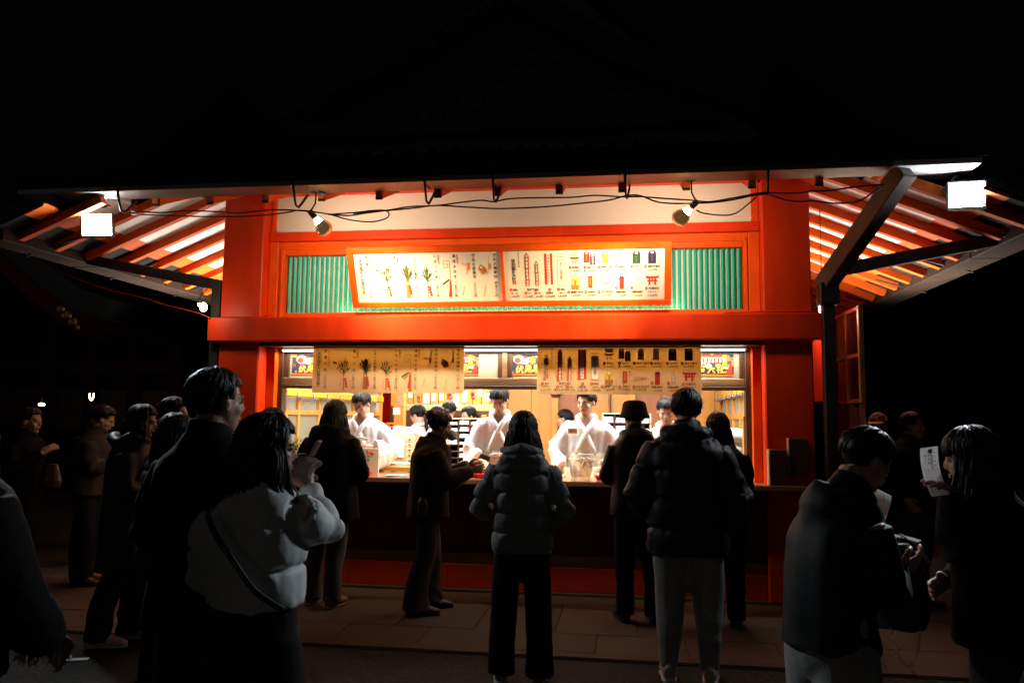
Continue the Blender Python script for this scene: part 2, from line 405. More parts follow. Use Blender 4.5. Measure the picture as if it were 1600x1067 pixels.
# roof: skirt over the front, curved side slopes, gable
roof = thing('roof', None, None); roof.parent = shop
def sheet(name, prof, axis, a0, a1, th, m=TILE, par=roof):
    """profile of (s,z) swept from a0 to a1 along the other axis"""
    mb = MB(); V = []
    for t in (a0, a1):
        for off in (0, th):
            for s, z in prof:
                V.append((t, s, z+off) if axis == 'x' else (s, t, z+off))
    k = len(prof); F = []
    for i in range(k-1):
        F += [(i,i+1,2*k+i+1,2*k+i), (k+i,3*k+i,3*k+i+1,k+i+1), (i,k+i,k+i+1,i+1), (2*k+i,2*k+i+1,3*k+i+1,3*k+i)]
    F += [(0,2*k,3*k,k), (k-1,2*k-1,4*k-1,3*k-1)]
    mb.add(V, F); return obj(name, mb, m, par)
skirt = [(-1.02,3.535),(-.4,3.72),(.3,4.03),(.9,4.36),(1.2,4.55)]
sheet('front_slope', skirt, 'x', -4.42, 3.61, .05)
def ridges(prof, axis, vals):
    mb = MB()
    for t in vals:
        pts = [((t, s, z+.06) if axis == 'x' else (s, t, z+.06)) for s, z in prof]
        tube(mb, pts, .042, 6)
    o = obj('roof_tile', mb, TILE, roof, True); o['kind'] = 'stuff'
ridges(skirt, 'x', [-4.35+.235*i for i in range(34)])
lft = [(-4.62,3.24),(-3.9,3.52),(-3.2,3.95),(-2.6,4.45),(-1.6,5.3),(-.2,6.55)]
rgt = [(4.22,3.21),(3.5,3.49),(2.8,3.92),(2.2,4.45),(1.2,5.3),(-.2,6.55)]
for P, nm in ((lft,'side_slope'), (rgt,'side_slope')):
    sheet(nm, P[:4], 'y', -.70, .6, .06); sheet(nm, P, 'y', .6, 7.2, .06)
    ridges(P, 'y', [.7+.24*i for i in range(27)])
mb = MB(); tube(mb, [(-.2,.35,6.62),(-.2,7.3,6.62)], (.16,.2), 8); obj('ridge', mb, TILE, roof)
gable = thing('gable', None, None); gable.parent = shop
GW = mat('gable_plaster', (.16,.17,.18), .85, var=.1)
mb = MB(); prism(mb, [(-3.2,3.9),(-3.2,3.99),(-2.6,4.49),(-1.6,5.34),(-.2,6.59),(1.2,5.34),(2.2,4.49),(2.8,3.96),(2.8,3.9)], .76, .80); obj('gable_wall', mb, GW, gable)
DKRED = mat('dark_bargeboard', (.03,.018,.008), .6, var=.2)
for i in range(27):
    x = -2.3+.145*i; top = 4.66+ (1.30*(1-abs(x+.37)/2.1))
    if top > 4.72: bx('lattice_bar', BLACK, gable, x-.045, x+.045, .70, .76, 4.62, top, 0)
for i in range(7):
    z = 4.74+.16*i; hw = 2.1*(1-(z-4.66)/1.3)
    if hw > .1: bx('lattice_bar', BLACK, gable, -.37-hw, -.37+hw, .68, .70, z, z+.06, 0)
for s in (-1, 1):
    mb = MB(); xa = -.37; xb = -.37+s*2.35
    prism(mb, [(xa,6.12),(xa+s*1.2,5.34),(xb,4.78),(xb+s*.1,4.50),(xa+s*1.15,5.08),(xa,5.84)], .36, .42)
    obj('bargeboard', mb, DKRED, gable)
bx('gable_sill', DKRED, gable, -2.6, 1.85, .55, .82, 4.46, 4.62, .01)
# rainwater ducts and posts beside the pillars
bx('drain_post', DKMETAL, shop, 2.612, 2.712, -.16, -.06, .0, 2.55, .006)
for x0, x1 in ((-2.97,-2.941), (2.541,2.59)):
    bx('side_beam', VERM, shop, x0, x1, .05 if x0 < 0 else .03, 6.2, 2.262, 2.492, .008)
hd = bx('drain_head', DKMETAL, shop, 2.585, 2.745, -.19, -.03, 2.55, 2.74, .01)
obj('drain_duct', beam_between((2.665,-.12,2.66), (3.07,-1.0,3.40), .13, .16, .008), mat('brown_duct', (.10,.07,.055), .5, metal=.3, var=.3, vs=4), shop)
obj('drain_duct', beam_between((2.75,-.11,2.80), (4.62,-.11,3.15), .10, .105, .008), DKMETAL, shop)
bx('drain_post', DKMETAL, shop, -3.065, -2.975, .01, .10, .0, 2.86, .006)
obj('drain_duct', beam_between((-2.98,.06,2.775), (-4.80,.06,3.13), .09, .10, .008), DKMETAL, shop)
# glazed windbreak and cloth at the right side wall
sw = thing('windbreak', None, None); sw.parent = shop
WBF = mat('thin_brown_frame', (.33,.17,.07), .5, var=.3, vs=8)
y0, y1, z0, z1 = -.22, .63, 1.72, 2.54
for a in ((y0,y0+.05,z0,z1), (y1-.04,y1,z0,z1), (.18,.22,z0,z1)):
    bx('frame_post', WBF, sw, 2.88, 2.92, a[0], a[1], a[2], a[3], .003)
for z in (z0, 2.11, z1-.035):
    for a, b in ((y0+.05,.18), (.22,y1-.04)): bx('frame_rail', WBF, sw, 2.885, 2.915, a, b, z, z+.032, .003)
for a, b in ((y0+.05,.18), (.22,y1-.04)):
    for c, d in ((z0+.032,2.11), (2.142,z1-.035)): bx('pane', glass('windbreak_glass', rough=.08) if 'wg' not in MATS else MATS['wg'], sw, 2.897, 2.903, a, b, c, d, 0)
bx('side_panel', VERM2, sw, 2.75, 2.77, .2, 1.5, 1.75, 2.6, 0)  # red panel added for the windbreak glass to reflect
CLOTH = mat('dark_red_cloth', (.11,.035,.035), .85, var=.2, vs=5)
mb = MB(); n = 28; V = []; F = []
for i in range(n+1):
    t = i/n; y = -.26+.95*t
    for j in range(8):
        z = 1.70-1.2*j/7; V.append((2.90+.025*math.sin(t*34+j*.25)*(.3+j/7), y, z+.02*math.sin(t*19)*(j==0)))
for i in range(n):
    for j in range(7): a = i*8+j; F.append((a, a+8, a+9, a+1))
V2 = [(x+.006, y, z) for x, y, z in V]; k = len(V)
F2 = [[q+k for q in g[::-1]] for g in F]
mb.add(V+V2, F+F2); obj('hanging_cloth', mb, CLOTH, sw, True)
# ================================================================== printed boards
INKS = [mat('ink_black', (.03,.025,.03), .7, var=0), mat('ink_red', (.62,.03,.015), .6, var=0), mat('ink_green', (.05,.10,.03), .7, var=0),
        mat('ink_wood', (.45,.17,.05), .7, var=0), mat('ink_yellow', (.72,.48,.05), .7, var=0), mat('ink_purple', (.10,.03,.16), .7, var=0),
        mat('ink_deep_green', (.015,.05,.03), .7, var=0), mat('ink_white', (.78,.75,.70), .7, var=0), mat('ink_grey', (.30,.27,.26), .7, var=0),
        mat('ink_pink', (.75,.42,.33), .7, var=0), mat('ink_navy', (.02,.02,.06), .7, var=0), mat('ink_orange', (.75,.16,.02), .6, var=0)]
K, RD, GR, WD, YE, PU, DG, WH, GY, PK, NV, OR = range(12)
_fc = bpy.data.curves.new('letters', 'FONT'); _fc.resolution_u = 1; _fc.offset = .018
_fo = bpy.data.objects.new('letters', _fc); GL = {}
def glyph(ch):
    if ch not in GL:
        _fc.body = ch; me = bpy.data.meshes.new_from_object(_fo)
        v = np.array([q.co[:] for q in me.vertices]) if len(me.vertices) else np.zeros((0,3))
        GL[ch] = (v, [list(p.vertices) for p in me.polygons]); bpy.data.meshes.remove(me)
    return GL[ch]
class Print:
    def __init__(s, w, h): s.mb = MB(); s.parts = [('printed_lettering', s.mb)]; s.w = w; s.h = h
    def pic(s): s.mb = MB(); s.parts.append(('printed_picture', s.mb))
    def txt(s): s.mb = s.parts[0][1]
    def put(s, pts, faces, ink, lay):
        # u right, v down from the top left corner; printed face looks along -y
        s.mb.add([(x, -.0006*lay, -y) for x, y in pts], faces, ink)
    def poly(s, pts, ink, lay=1): s.put(pts, [list(range(len(pts)))[::-1]], ink, lay)
    def rect(s, x0, y0, x1, y1, ink, lay=1): s.put([(x0,y0),(x0,y1),(x1,y1),(x1,y0)], [[0,1,2,3]], ink, lay)
    def disc(s, x, y, rx, ry, ink, lay=1, n=14): s.poly([(x+rx*math.cos(2*PI*i/n), y+ry*math.sin(2*PI*i/n)) for i in range(n)], ink, lay)
    def line(s, x0, y0, x1, y1, w0, ink, lay=1, w1=None):
        w1 = w0 if w1 is None else w1; d = math.hypot(x1-x0, y1-y0); nx, ny = -(y1-y0)/d, (x1-x0)/d
        s.poly([(x0-nx*w0/2,y0-ny*w0/2),(x0+nx*w0/2,y0+ny*w0/2),(x1+nx*w1/2,y1+ny*w1/2),(x1-nx*w1/2,y1-ny*w1/2)], ink, lay)
    def ch(s, c, x, y, sz, ink, lay=2, sx=1.):
        v, F = glyph(c)
        if not len(v): return
        lo, hi = v.min(0), v.max(0); cx = .5 if ord(c) > 0x2000 else (lo[0]+hi[0])/2
        cy = .38 if ord(c) > 0x2000 else .35
        s.put([(x+(p[0]-cx)*sz*sx, y-(p[1]-cy)*sz) for p in v], F, ink, lay)
    def col(s, txt, x, y0, y1, sz, ink, lay=2):
        n = len(txt)
        for i, c in enumerate(txt): s.ch(c, x, y0+(y1-y0)*(i/(n-1) if n > 1 else .5), sz, ink, lay)
    def row(s, txt, x, y, sz, ink, lay=2, ha=.5, adv=None):
        ws = [(adv or 1.0)*sz if ord(c) > 0x2000 else (.30*sz if c in ',.()' else .58*sz) for c in txt]
        t = x-sum(ws)*ha
        for c, w in zip(txt, ws): s.ch(c, t+w/2, y, sz, ink, lay); t += w
    def done(s, name, parent, loc=(0,0,0), scale=None):
        for nm, mb in s.parts:
            o = obj(name if nm == 'printed_lettering' else nm, mb, INKS, parent, loc=loc)
            if scale: o.scale = scale
def branch(p, x, y, h, n=13, seed=1, board=False, extra=0):
    q = random.Random(seed); p.pic()
    if board: p.poly([(x-.019,y+.10),(x-.021,y-.04),(x-.01,y-.055),(x+.01,y-.055),(x+.021,y-.04),(x+.019,y+.10),(x+.024,y+.235),(x,y+.225),(x-.024,y+.235)], WD, 1)
    p.line(x, y+.08, x, y+.23, .010, WD, 2)
    for i in range(n):
        a = -1.15+2.3*i/(n-1); L = h*q.uniform(.75,1.05)*(1-.25*abs(a)); b = y+.085-q.uniform(0,.04)
        x1, y1 = x+math.sin(a)*L*.75, b-math.cos(a)*L
        p.line(x, b, x+math.sin(a)*L*.35, b-math.cos(a)*L*.5, .004, GR, 3)
        p.poly([(x+math.sin(a)*L*.25, b-math.cos(a)*L*.3), (x+math.sin(a-.075)*L*.55, b-math.cos(a-.075)*L*.68), (x1,y1), (x+math.sin(a+.075)*L*.55, b-math.cos(a+.075)*L*.68)], DG if i%3 else GR, 4)
    p.disc(x, y+.105, .011, .011, PK, 5)
    for s in (-1, 1):
        for k in range(4):
            xx = x+s*(.014+.004*k); yy = y+.115+k*.023
            p.poly([(xx-.010,yy),(xx+.011*s+.003,yy),(xx+.015*s,yy+.020),(xx-.008,yy+.016)], RD, 6)
    if extra:
        p.line(x, y-.10, x, y-.02, .0022, GY, 2)
        p.poly([(x-.01,y-.045),(x+.012,y-.05),(x+.045,y-.035),(x+.05,y-.025),(x+.012,y-.028)], RD, 6)
        for k in range(5): p.disc(x-.03-.012*k+q.uniform(-.006,.006), y-.02+q.uniform(-.03,.05), .007, .008, (OR,PK,YE)[k%3], 6)
        p.poly([(x-.115,y-.04),(x-.09,y-.045),(x-.068,y-.022),(x-.075,y-.015),(x-.10,y-.022)], GR, 6)
def sign_one(W=1.481, H=.43):
    p = Print(W, H); U = lambda c: (c-60)/1448*W; V = lambda c: (c-50)/428*H
    p.col('伏見稲荷大社授与品', U(122), V(112), V(385), .0366, K); p.col('新年参拝のみなさまへ', U(98), V(120), V(300), .0122, PU); p.col('初詣御守授与所受付', U(147), V(120), V(230), .0122, GY)
    p.rect(U(100), V(418), U(145), V(422), RD); p.rect(U(115), V(396), U(130), V(410), WD)
    p.col('新春大札', U(188), V(86), V(263), .0317, K); p.col('正月限定授与', U(220), V(90), V(222), .0195, RD); p.col('二〇〇〇円', U(188), V(320), V(432), .0293, K)
    p.col('福かさね', U(466), V(86), V(263), .0305, K); p.col('数量限定', U(497), V(84), V(142), .0195, RD); p.col('二五〇〇円', U(462), V(320), V(432), .0293, K)
    p.col('しるしの杉稲穂', U(667), V(82), V(266), .0305, K); p.col('二五〇〇円', U(667), V(320), V(432), .0293, K)
    p.col('しるしの杉', U(872), V(82), V(263), .0305, K); p.col('数量限定', U(903), V(82), V(142), .0195, RD); p.col('一五〇〇円', U(872), V(320), V(432), .0293, K)
    p.col('達成のかぎ', U(1057), V(84), V(262), .0317, K); p.col('数量限定', U(1089), V(82), V(142), .0195, RD); p.col('二五〇〇円', U(1055), V(320), V(432), .0293, K)
    p.col('守矢小絵馬付', U(1248), V(82), V(266), .0329, K); p.col('二〇〇〇円', U(1246), V(320), V(432), .0293, K)
    p.col('守矢大福寿付', U(1455), V(82), V(266), .0329, K); p.col('四五〇〇円', U(1455), V(320), V(432), .0293, K)
    branch(p, U(368), V(228), .15, 13, seed=2, extra=1); branch(p, U(578), V(215), .15, 15, 5, True); branch(p, U(776), V(228), .15, 11, 8)
    p.pic()
    x0, y0 = U(1008), V(125); w = .0045
    p.line(x0, y0, x0, V(295), w, WD); p.line(U(952), y0, x0, y0, w, WD, 2); p.line(U(952), y0, U(952), V(186), w, WD); p.line(U(952), V(186), U(985), V(186), w, WD, 2)
    p.line(U(985), V(186), U(985), V(150), w, WD); p.line(U(968), V(150), U(985), V(150), w, WD, 2)
    p.line(U(926), V(330), U(995), V(288), .014, DG, 3); p.line(U(930), V(335), U(975), V(350), .002, GR, 2); p.line(U(990), V(285), U(1015), V(300), .008, WD, 3)
    p.poly([(U(998),V(305)),(U(1013),V(298)),(U(1010),V(440)),(U(980),V(440)),(U(990),V(380))], RD, 4)
    p.pic()
    p.line(U(1212), V(85), U(1172), V(242), .004, WD, 2); p.poly([(U(1196),V(85)),(U(1214),V(85)),(U(1206),V(140)),(U(1190),V(140))], WH, 3)
    p.poly([(U(1180),V(150)),(U(1208),V(142)),(U(1204),V(200)),(U(1184),V(204))], OR, 4)
    p.disc(U(1152), V(158), .018, .012, WH, 3); p.disc(U(1146), V(156), .004, .005, K, 4); p.disc(U(1162), V(160), .004, .005, K, 4); p.disc(U(1138), V(146), .006, .005, OR, 4)
    p.pic(); p.line(U(1145), V(340), U(1120), V(425), .004, WD, 2); p.pic(); p.line(U(1352), V(340), U(1330), V(438), .004, WD, 2)
    p.pic(); p.line(U(1418), V(85), U(1378), V(250), .004, WD, 2); p.poly([(U(1404),V(90)),(U(1420),V(85)),(U(1412),V(150)),(U(1398),V(150))], WH, 3); p.poly([(U(1396),V(150)),(U(1420),V(160)),(U(1412),V(205)),(U(1398),V(195))], OR, 4)
    p.poly([(U(1312),V(158)),(U(1362),V(188)),(U(1372),V(228)),(U(1330),V(250)),(U(1292),V(200))], WD, 4); p.disc(U(1318), V(186), .010, .010, WH, 5); p.disc(U(1352), V(214), .012, .010, RD, 5)
    return p
def omamori(p, x, y, c, w=.036, h=.062, trim=YE):
    p.pic(); p.poly([(x-w/2,y+h),(x-w/2,y+h*.22),(x-w*.34,y),(x+w*.34,y),(x+w/2,y+h*.22),(x+w/2,y+h)], c, 2)
    p.disc(x, y+h*.14, w*.2, h*.09, WH, 3); p.rect(x-w*.12, y+h*.35, x+w*.12, y+h*.88, trim, 3); p.line(x-w*.36, y+h*.22, x, y+h*.36, .003, trim, 4); p.line(x+w*.36, y+h*.22, x, y+h*.36, .003, trim, 5)
def ofuda(p, x, y0, y1, w, c=RD, tie=True):
    p.pic(); p.poly([(x-w/2,y1),(x-w*.56,y0+.02),(x,y0-.012),(x+w*.56,y0+.02),(x+w/2,y1)], WD, 1)
    p.poly([(x-w*.40,y1),(x-w*.46,y0+.024),(x+w*.46,y0+.024),(x+w*.40,y1)], c, 2); p.rect(x-w*.2, y0+.014, x+w*.2, y1-.004, WH, 3)
    p.col('商売繁盛守護神璽', x, y0+.03, y1-.02, min(.017, w*.42), K, 4)
    if tie: p.rect(x-w*.9, y0+(y1-y0)*.42, x+w*.9, y0+(y1-y0)*.42+.005, WD, 5)
def sign_two(W=1.482, H=.43):
    p = Print(W, H); U = lambda c: (c-50)/1472*W; V = lambda c: (c-48)/410*H
    p.rect(U(112), V(150), U(160), V(205), PK, 1); p.col('伏見稲荷大社', U(135), V(130), V(280), .038, K); p.rect(U(120), V(295), U(152), V(326), RD, 1); p.col('之印', U(136), V(303), V(319), .013, WH, 3)
    p.col('お守御札授与品', U(187), V(68), V(175), .014, K)
    ofuda(p, U(261), V(75), V(338), .040); ofuda(p, U(350), V(140), V(338), .034)
    p.pic(); p.rect(U(425), V(75), U(501), V(328), WD, 1); p.rect(U(428), V(75), U(449), V(325), RD, 2); p.rect(U(478), V(75), U(499), V(325), RD, 2); p.rect(U(449), V(75), U(478), V(325), WH, 2); p.col('伏見稲荷大社厄除守護', U(463), V(90), V(305), .019, K, 4)
    p.pic(); p.rect(U(545), V(130), U(615), V(335), PK, 1); p.rect(U(550), V(135), U(610), V(330), WH, 2); p.rect(U(545), V(128), U(617), V(134), WD, 3); p.col('稲荷大神守護神札', U(580), V(155), V(290), .016, K, 4)
    p.rect(U(545), V(104), U(615), V(110), WD, 1); p.rect(U(565), V(220), U(598), V(285), PK, 3)
    p.pic(); p.rect(U(668), V(65), U(742), V(100), WH, 1); p.rect(U(680), V(70), U(730), V(95), PK, 2); p.rect(U(662), V(108), U(750), V(120), RD, 1); p.rect(U(675), V(120), U(735), V(128), WD, 2)
    for dx in (685, 708, 725): p.pic(); p.rect(U(dx), V(138), U(dx+8), V(160), (RD,K,OR)[dx%3], 1)
    omamori(p, U(818), V(66), RD, .052, .092, OR); omamori(p, U(874), V(84), PU, .052, .095, PK); omamori(p, U(990), V(68), YE, .056, .10, WD); omamori(p, U(1125), V(68), WH, .056, .10, PK)
    omamori(p, U(1270), V(68), DG, .072, .105, GR); omamori(p, U(1412), V(66), NV, .072, .108, PU)
    omamori(p, U(708), V(262), YE, .068, .11, WD); p.rect(U(676), V(335), U(742), V(370), WD, 5)
    p.pic(); p.rect(U(828), V(262), U(868), V(360), RD, 1); p.rect(U(838), V(275), U(858), V(345), OR, 2); p.col('御守', U(892), V(268), V(292), .018, K)
    p.pic(); p.rect(U(930), V(308), U(1050), V(326), PK, 1); p.disc(U(935), V(322), .012, .008, PK, 2); p.rect(U(990), V(322), U(1015), V(330), RD, 2)
    p.pic(); p.rect(U(1115), V(285), U(1158), V(375), RD, 1); p.poly([(U(1108),V(300)),(U(1122),V(258)),(U(1136),V(272)),(U(1150),V(258)),(U(1164),V(300)),(U(1150),V(285)),(U(1122),V(285))], NV, 3)
    p.pic(); p.rect(U(1258), V(290), U(1294), V(368), PK, 1); p.line(U(1276), V(250), U(1276), V(288), .004, GY, 1); p.rect(U(1268), V(300), U(1284), V(350), WH, 2)
    # gateway emblem
    p.pic(); p.poly([(U(1355),V(266)),(U(1380),V(272)),(U(1450),V(272)),(U(1475),V(266)),(U(1470),V(288)),(U(1360),V(288))], RD, 1); p.rect(U(1368), V(302), U(1462), V(314), RD, 1)
    for dx in (1380, 1432): p.rect(U(dx), V(288), U(dx+17), V(342), RD, 2)
    p.rect(U(1408), V(288), U(1422), V(302), RD, 2)
    p.txt()
    def item(n, t1, y1, t2, price, x, xn=None):
        xn = xn or x-36
        p.disc(U(xn), V(y1), .014, .0145, RD, 1); p.row(n, U(xn), V(y1), .017, WH, 3)
        p.row(t1, U(xn)+.020, V(y1), .0235, K, ha=0, adv=.97 if len(t1) < 6 else .75)
        if t2: p.row(t2, U(x), V(y1+28), .019, K)
        p.row(price, U(x), V(y1+ (55 if t2 else 28)), .0255, K)
    item('1', '御札', 370, '(大・中)', '1,000円', 132, 103)
    p.row('商売繁盛札', U(310), V(370), .0235, K)
    for n, x, t, pr_ in (('2',240,'(大)','2,000円'), ('3',335,'(中)','1,000円')):
        p.disc(U(x), V(398), .014, .0145, RD, 1); p.row(n, U(x), V(398), .017, WH, 3); p.row(t, U(x)+.034, V(398), .019, K); p.row(pr_, U(x)+.02, V(427), .0255, K)
    p.disc(U(468), V(370), .014, .0145, RD, 1); p.row('5', U(468), V(370), .017, WH, 3); p.row('厄除札', U(468), V(398), .0235, K); p.row('2,000円', U(468), V(427), .0255, K)
    item('6', '神札', 370, '(掛け)', '1,000円', 583, 550)
    for n, t, pr_, x in (('7','御姿札','1,000円',708),('8','稲荷守','各1,000円',845),('9','商売繁盛守','1,000円',990),('10','開運守','1,000円',1130),('11','厄除守','1,000円',1270),('12','病気平癒守','2,000円',1412)):
        item(n, t, 192, None, pr_, x, x-(44 if len(t) < 4 else 58))
    for n, t, t2, pr_, x in (('13','無病健全守','','1,500円',708),('14','身体守','','1,000円',850),('15','旅行安全守','','2,000円',992)):
        item(n, t, 394, None, pr_, x, x-(44 if len(t) < 4 else 62))
    for n, t, pr_, x in (('16','交通安全御守','1,500円',1132),('17','交通安全錦守','1,000円',1276)):
        p.disc(U(x-44), V(362), .014, .0145, RD, 1); p.row(n, U(x-44), V(362), .017, WH, 3); p.row(t, U(x), V(397), .021, K, adv=.8); p.row(pr_, U(x), V(427), .0255, K)
    p.disc(U(1362), V(370), .014, .0145, RD, 1); p.row('18', U(1362), V(370), .017, WH, 3); p.row('交通安全', U(1428), V(370), .0235, K); p.row('ステッカー', U(1422), V(398), .021, K); p.row('1,000円', U(1415), V(427), .0255, K)
    return p
SIGNPAPER = mat('glossy_sign_board', (.76,.72,.62), .3, var=.02, vs=2)
def banner_mat():
    m = bpy.data.materials.new('translucent_banner'); m.use_nodes = True; t = m.node_tree; N = t.nodes; b = N['Principled BSDF']
    b.inputs['Base Color'].default_value = (.80,.66,.58,1); b.inputs['Roughness'].default_value = .4
    tr_ = N.new('ShaderNodeBsdfTranslucent'); tr_.inputs[0].default_value = (.86,.60,.24,1)
    mx = N.new('ShaderNodeMixShader'); mx.inputs[0].default_value = .45
    t.links.new(b.outputs[0], mx.inputs[1]); t.links.new(tr_.outputs[0], mx.inputs[2]); t.links.new(mx.outputs[0], N['Material Output'].inputs[0]); return m
BANNER = banner_mat()
P1, P2 = sign_one(), sign_two()
# tilted framed menu board over the beam
zt, zb, yt, yb = 3.135, 2.602, -.15, .10
tilt = math.atan2(yb-yt, zt-zb); Hs = math.hypot(yb-yt, zt-zb)
us = thing('menu_board', 'long vermilion-framed menu board of two lit panels leaning out above the beam', 'menu board', (-1.645, yb, zb), (tilt,0,0))
Wd = 1.352+1.645
for nm, a in (('frame_rail', (0,Wd,-.022,.022,0,.052)), ('frame_rail', (0,Wd,-.022,.022,Hs-.058,Hs)), ('frame_post', (0,.060,-.022,.022,.052,Hs-.058)), ('frame_post', (Wd-.058,Wd,-.022,.022,.052,Hs-.058)), ('frame_post', (1.458,1.486,-.018,.020,.052,Hs-.058))):
    mb = MB(); box(mb, *a, .004); obj(nm, mb, VERM2, us)
mb = MB(); box(mb, .01, Wd-.01, .023, .04, .01, Hs-.01); obj('back_board', mb, OWOODH, us)
for a, b, P in ((.060,1.458,P1), (1.486,Wd-.058,P2)):
    mb = MB(); box(mb, a+.001, b-.001, -.004, .018, .053, Hs-.059); pn = obj('sign_panel', mb, SIGNPAPER, us)
    P.done('printed_lettering', pn, (a+.004, -.0046, Hs-.062), ((b-a-.008)/P.w, 1, (Hs-.058-.052-.008)/P.h))
# hanging banners under the beam
for nm, x0, x1, P, lab in (('menu_banner', -2.035, -.553, P1, 'hanging paper menu of sprigs, arrows and vertical price columns under the beam'), ('menu_banner', .134, 1.616, P2, 'hanging paper menu of charms and numbered prices with a red gateway under the beam')):
    t = thing(nm, lab, 'menu banner', (x0, .10, 2.222))
    mb = MB(); n = 20; V = []; F = []; W_ = x1-x0
    for i in range(n+1):
        for j in (0, 1): V.append((W_*i/n, .006*math.sin(i*.7)*j, -.438*j))
    for i in range(n): F.append((2*i, 2*i+1, 2*i+3, 2*i+2))
    V2 = [(a, b+.0015, c) for a, b, c in V]; k = len(V)
    mb.add(V+V2, F+[[q+k for q in g[::-1]] for g in F]); sh = obj('banner_sheet', mb, BANNER, t, True)
    P.done('printed_lettering', sh, (0, -.0085, -.004))
    mb = MB(); box(mb, 0, W_, -.006, .010, -.010, .0, .002); obj('hanging_batten', mb, DKWOOD, t)
# festival posters on the transom glass
def poster():
    p = Print(.645, .205); q = random.Random(4)
    p.rect(0, 0, .645, .19, NV, 0); p.rect(0, .188, .645, .205, OR, 1)
    for i in range(120):
        x, y = q.uniform(0,.62), q.uniform(0,.17); w, h = q.uniform(.012,.05), q.uniform(.008,.03)
        p.rect(x, y, min(x+w,.645), min(y+h,.187), q.choice((RD,RD,OR,NV,DG,WH,PK,YE,GY,K,WD,PU)), 1+i*.05)
    p.rect(.30, .01, .56, .032, RD, 8); p.rect(.28, .034, .58, .042, WH, 8); p.rect(.31, .044, .55, .08, RD, 8)
    for k in range(7): p.rect(.32+.033*k, .05, .335+.033*k, .078, WH, 9)
    p.disc(.10, .05, .055, .045, GY, 8); p.disc(.09, .06, .03, .025, RD, 9); p.disc(.17, .07, .03, .03, WH, 8); p.disc(.235, .06, .03, .04, OR, 8); p.disc(.42, .115, .035, .022, GY, 8)
    for i, c in enumerate('伏見稲荷大社'): p.ch(c, .115+.083*i, .148, .078, K, 10); p.ch(c, .112+.083*i, .145, .076, YE, 11)
    p.col('初詣', .565, .028, .085, .045, YE, 11)
    p.rect(.605, .09, .625, .19, RD, 8)
    return p.mb.mesh('poster_print', INKS)
pm = poster()
for x0, lab in ((-2.337,'colourful festival poster on the transom glass at the far left, its left characters showing'), (-1.10,'colourful festival poster on the transom glass between the two menu banners, left of the post'), (-.165,'colourful festival poster on the transom glass between the two menu banners, right of the post'), (1.28,'colourful festival poster on the transom glass beside the right pillar')):
    t = thing('festival_poster', lab, 'poster', (x0, .311, 2.17), group='posters on the transom glass')
    mb = MB(); box(mb, 0, .645, 0, .003, -.205, 0); sh = obj('poster_sheet', mb, PAPER, t)
    link('poster_print', pm, sh, (0, -.0006, 0))
# ================================================================== lamps, cables
def tube_lamp():
    t = thing('tube_lamp', 'long thin white fluorescent tube lamp along the head of the serving window', 'lamp', (-.19, .20, 2.205))
    mb = MB(); box(mb, -2.22, 2.22, -.02, .02, .0, .015, .003); obj('lamp_batten', mb, CREAM, t)
    mb = MB(); tube(mb, [(-2.2,0,-.008),(2.2,0,-.008)], .008, 8); obj('lamp_tube', mb, TUBE, t, True)
tube_lamp()
for sx_, lab in ((-3.0,'lamp strip lying on the left side beam under the side eave'), (2.61,'lamp strip lying on the right side beam under the side eave')):
    t = thing('strip_lamp', lab, 'lamp', (sx_, 2.15, 2.4935)); mb = MB(); box(mb, -.012, .012, -2.05, 2.05, 0, .008, .002); obj('lamp_strip', mb, TUBE, t)
t = thing('strip_lamp', 'slim lamp strip on the sill hidden under the menu board', 'lamp', (-.17,.156,2.566))
mb = MB(); box(mb, -1.6, 1.6, -.005, .005, 0, .004, .0005); obj('lamp_strip', mb, emit('amber_strip', (1,.62,.2), 1.2), t)
LG = glass('clear_bulb_glass', (.95,.85,.7), .02)
MIR = mat('gold_mirrored_bulb', (.75,.55,.30), .22, metal=1, var=0, emis=(1,.55,.2), es=.10)
def reflector_bulb(lab, loc, aim, wrap):
    t = thing('reflector_bulb', lab, 'lamp', loc, group='reflector bulbs under the eave', scale=1.18)
    q = Vector(aim).to_track_quat('Z', 'Y').to_matrix().to_4x4()
    def rev(nm, prof, m, par=t):
        mb = MB(); tube(mb, [(0,0,z) for z, a in prof], [a for z, a in prof], 16, T=q); return obj(nm, mb, m, par, True)
    rev('socket', [(-.055,.012),(-.05,.021),(.0,.021),(.012,.018)], BLACK)
    b = rev('bulb', [(.012,.016),(.03,.020),(.05,.032),(.075,.050),(.10,.060),(.118,.062),(.14,.054),(.155,.036),(.162,.010)], MIR)
    rev('glowing_neck', [(.0125,.0175),(.03,.0212),(.046,.030),(.052,.0335)], BULBGLOW, b)
    mb = MB(); o = -Vector(aim).normalized()*.05
    tube(mb, [o, o*.5+Vector((0,0,.04)), Vector((0,.01,.10)), Vector((0,.02,.19))], .006, 6)
    obj('clip_arm', mb, DKMETAL, t, True)
    mb = MB(); box(mb, -.03, .03, -.01, .04, .18, .235, .008); obj('clamp', mb, BLACK, t)
    if wrap:
        mb = MB(); q2 = random.Random(3)
        for i in range(7): ell(mb, (q2.uniform(-.05,.06), q2.uniform(-.02,.03), .205+q2.uniform(-.03,.03)), (q2.uniform(.02,.035), .02, q2.uniform(.012,.03)), 7, 5, rot=(q2.random()*3, q2.random()*3, 0))
        obj('plastic_wrap', mb, mat('blue_plastic', (.03,.20,.42), .3, var=.2), t)
reflector_bulb('round reflector bulb with blue plastic wrap above it, hanging under the left of the eave', (-1.70,-.80,3.265), (.63,.70,-.87), True)
reflector_bulb('round reflector bulb on a black clip, hanging under the right of the eave', (1.475,-.80,3.265), (-1.0,.70,-.87), False)
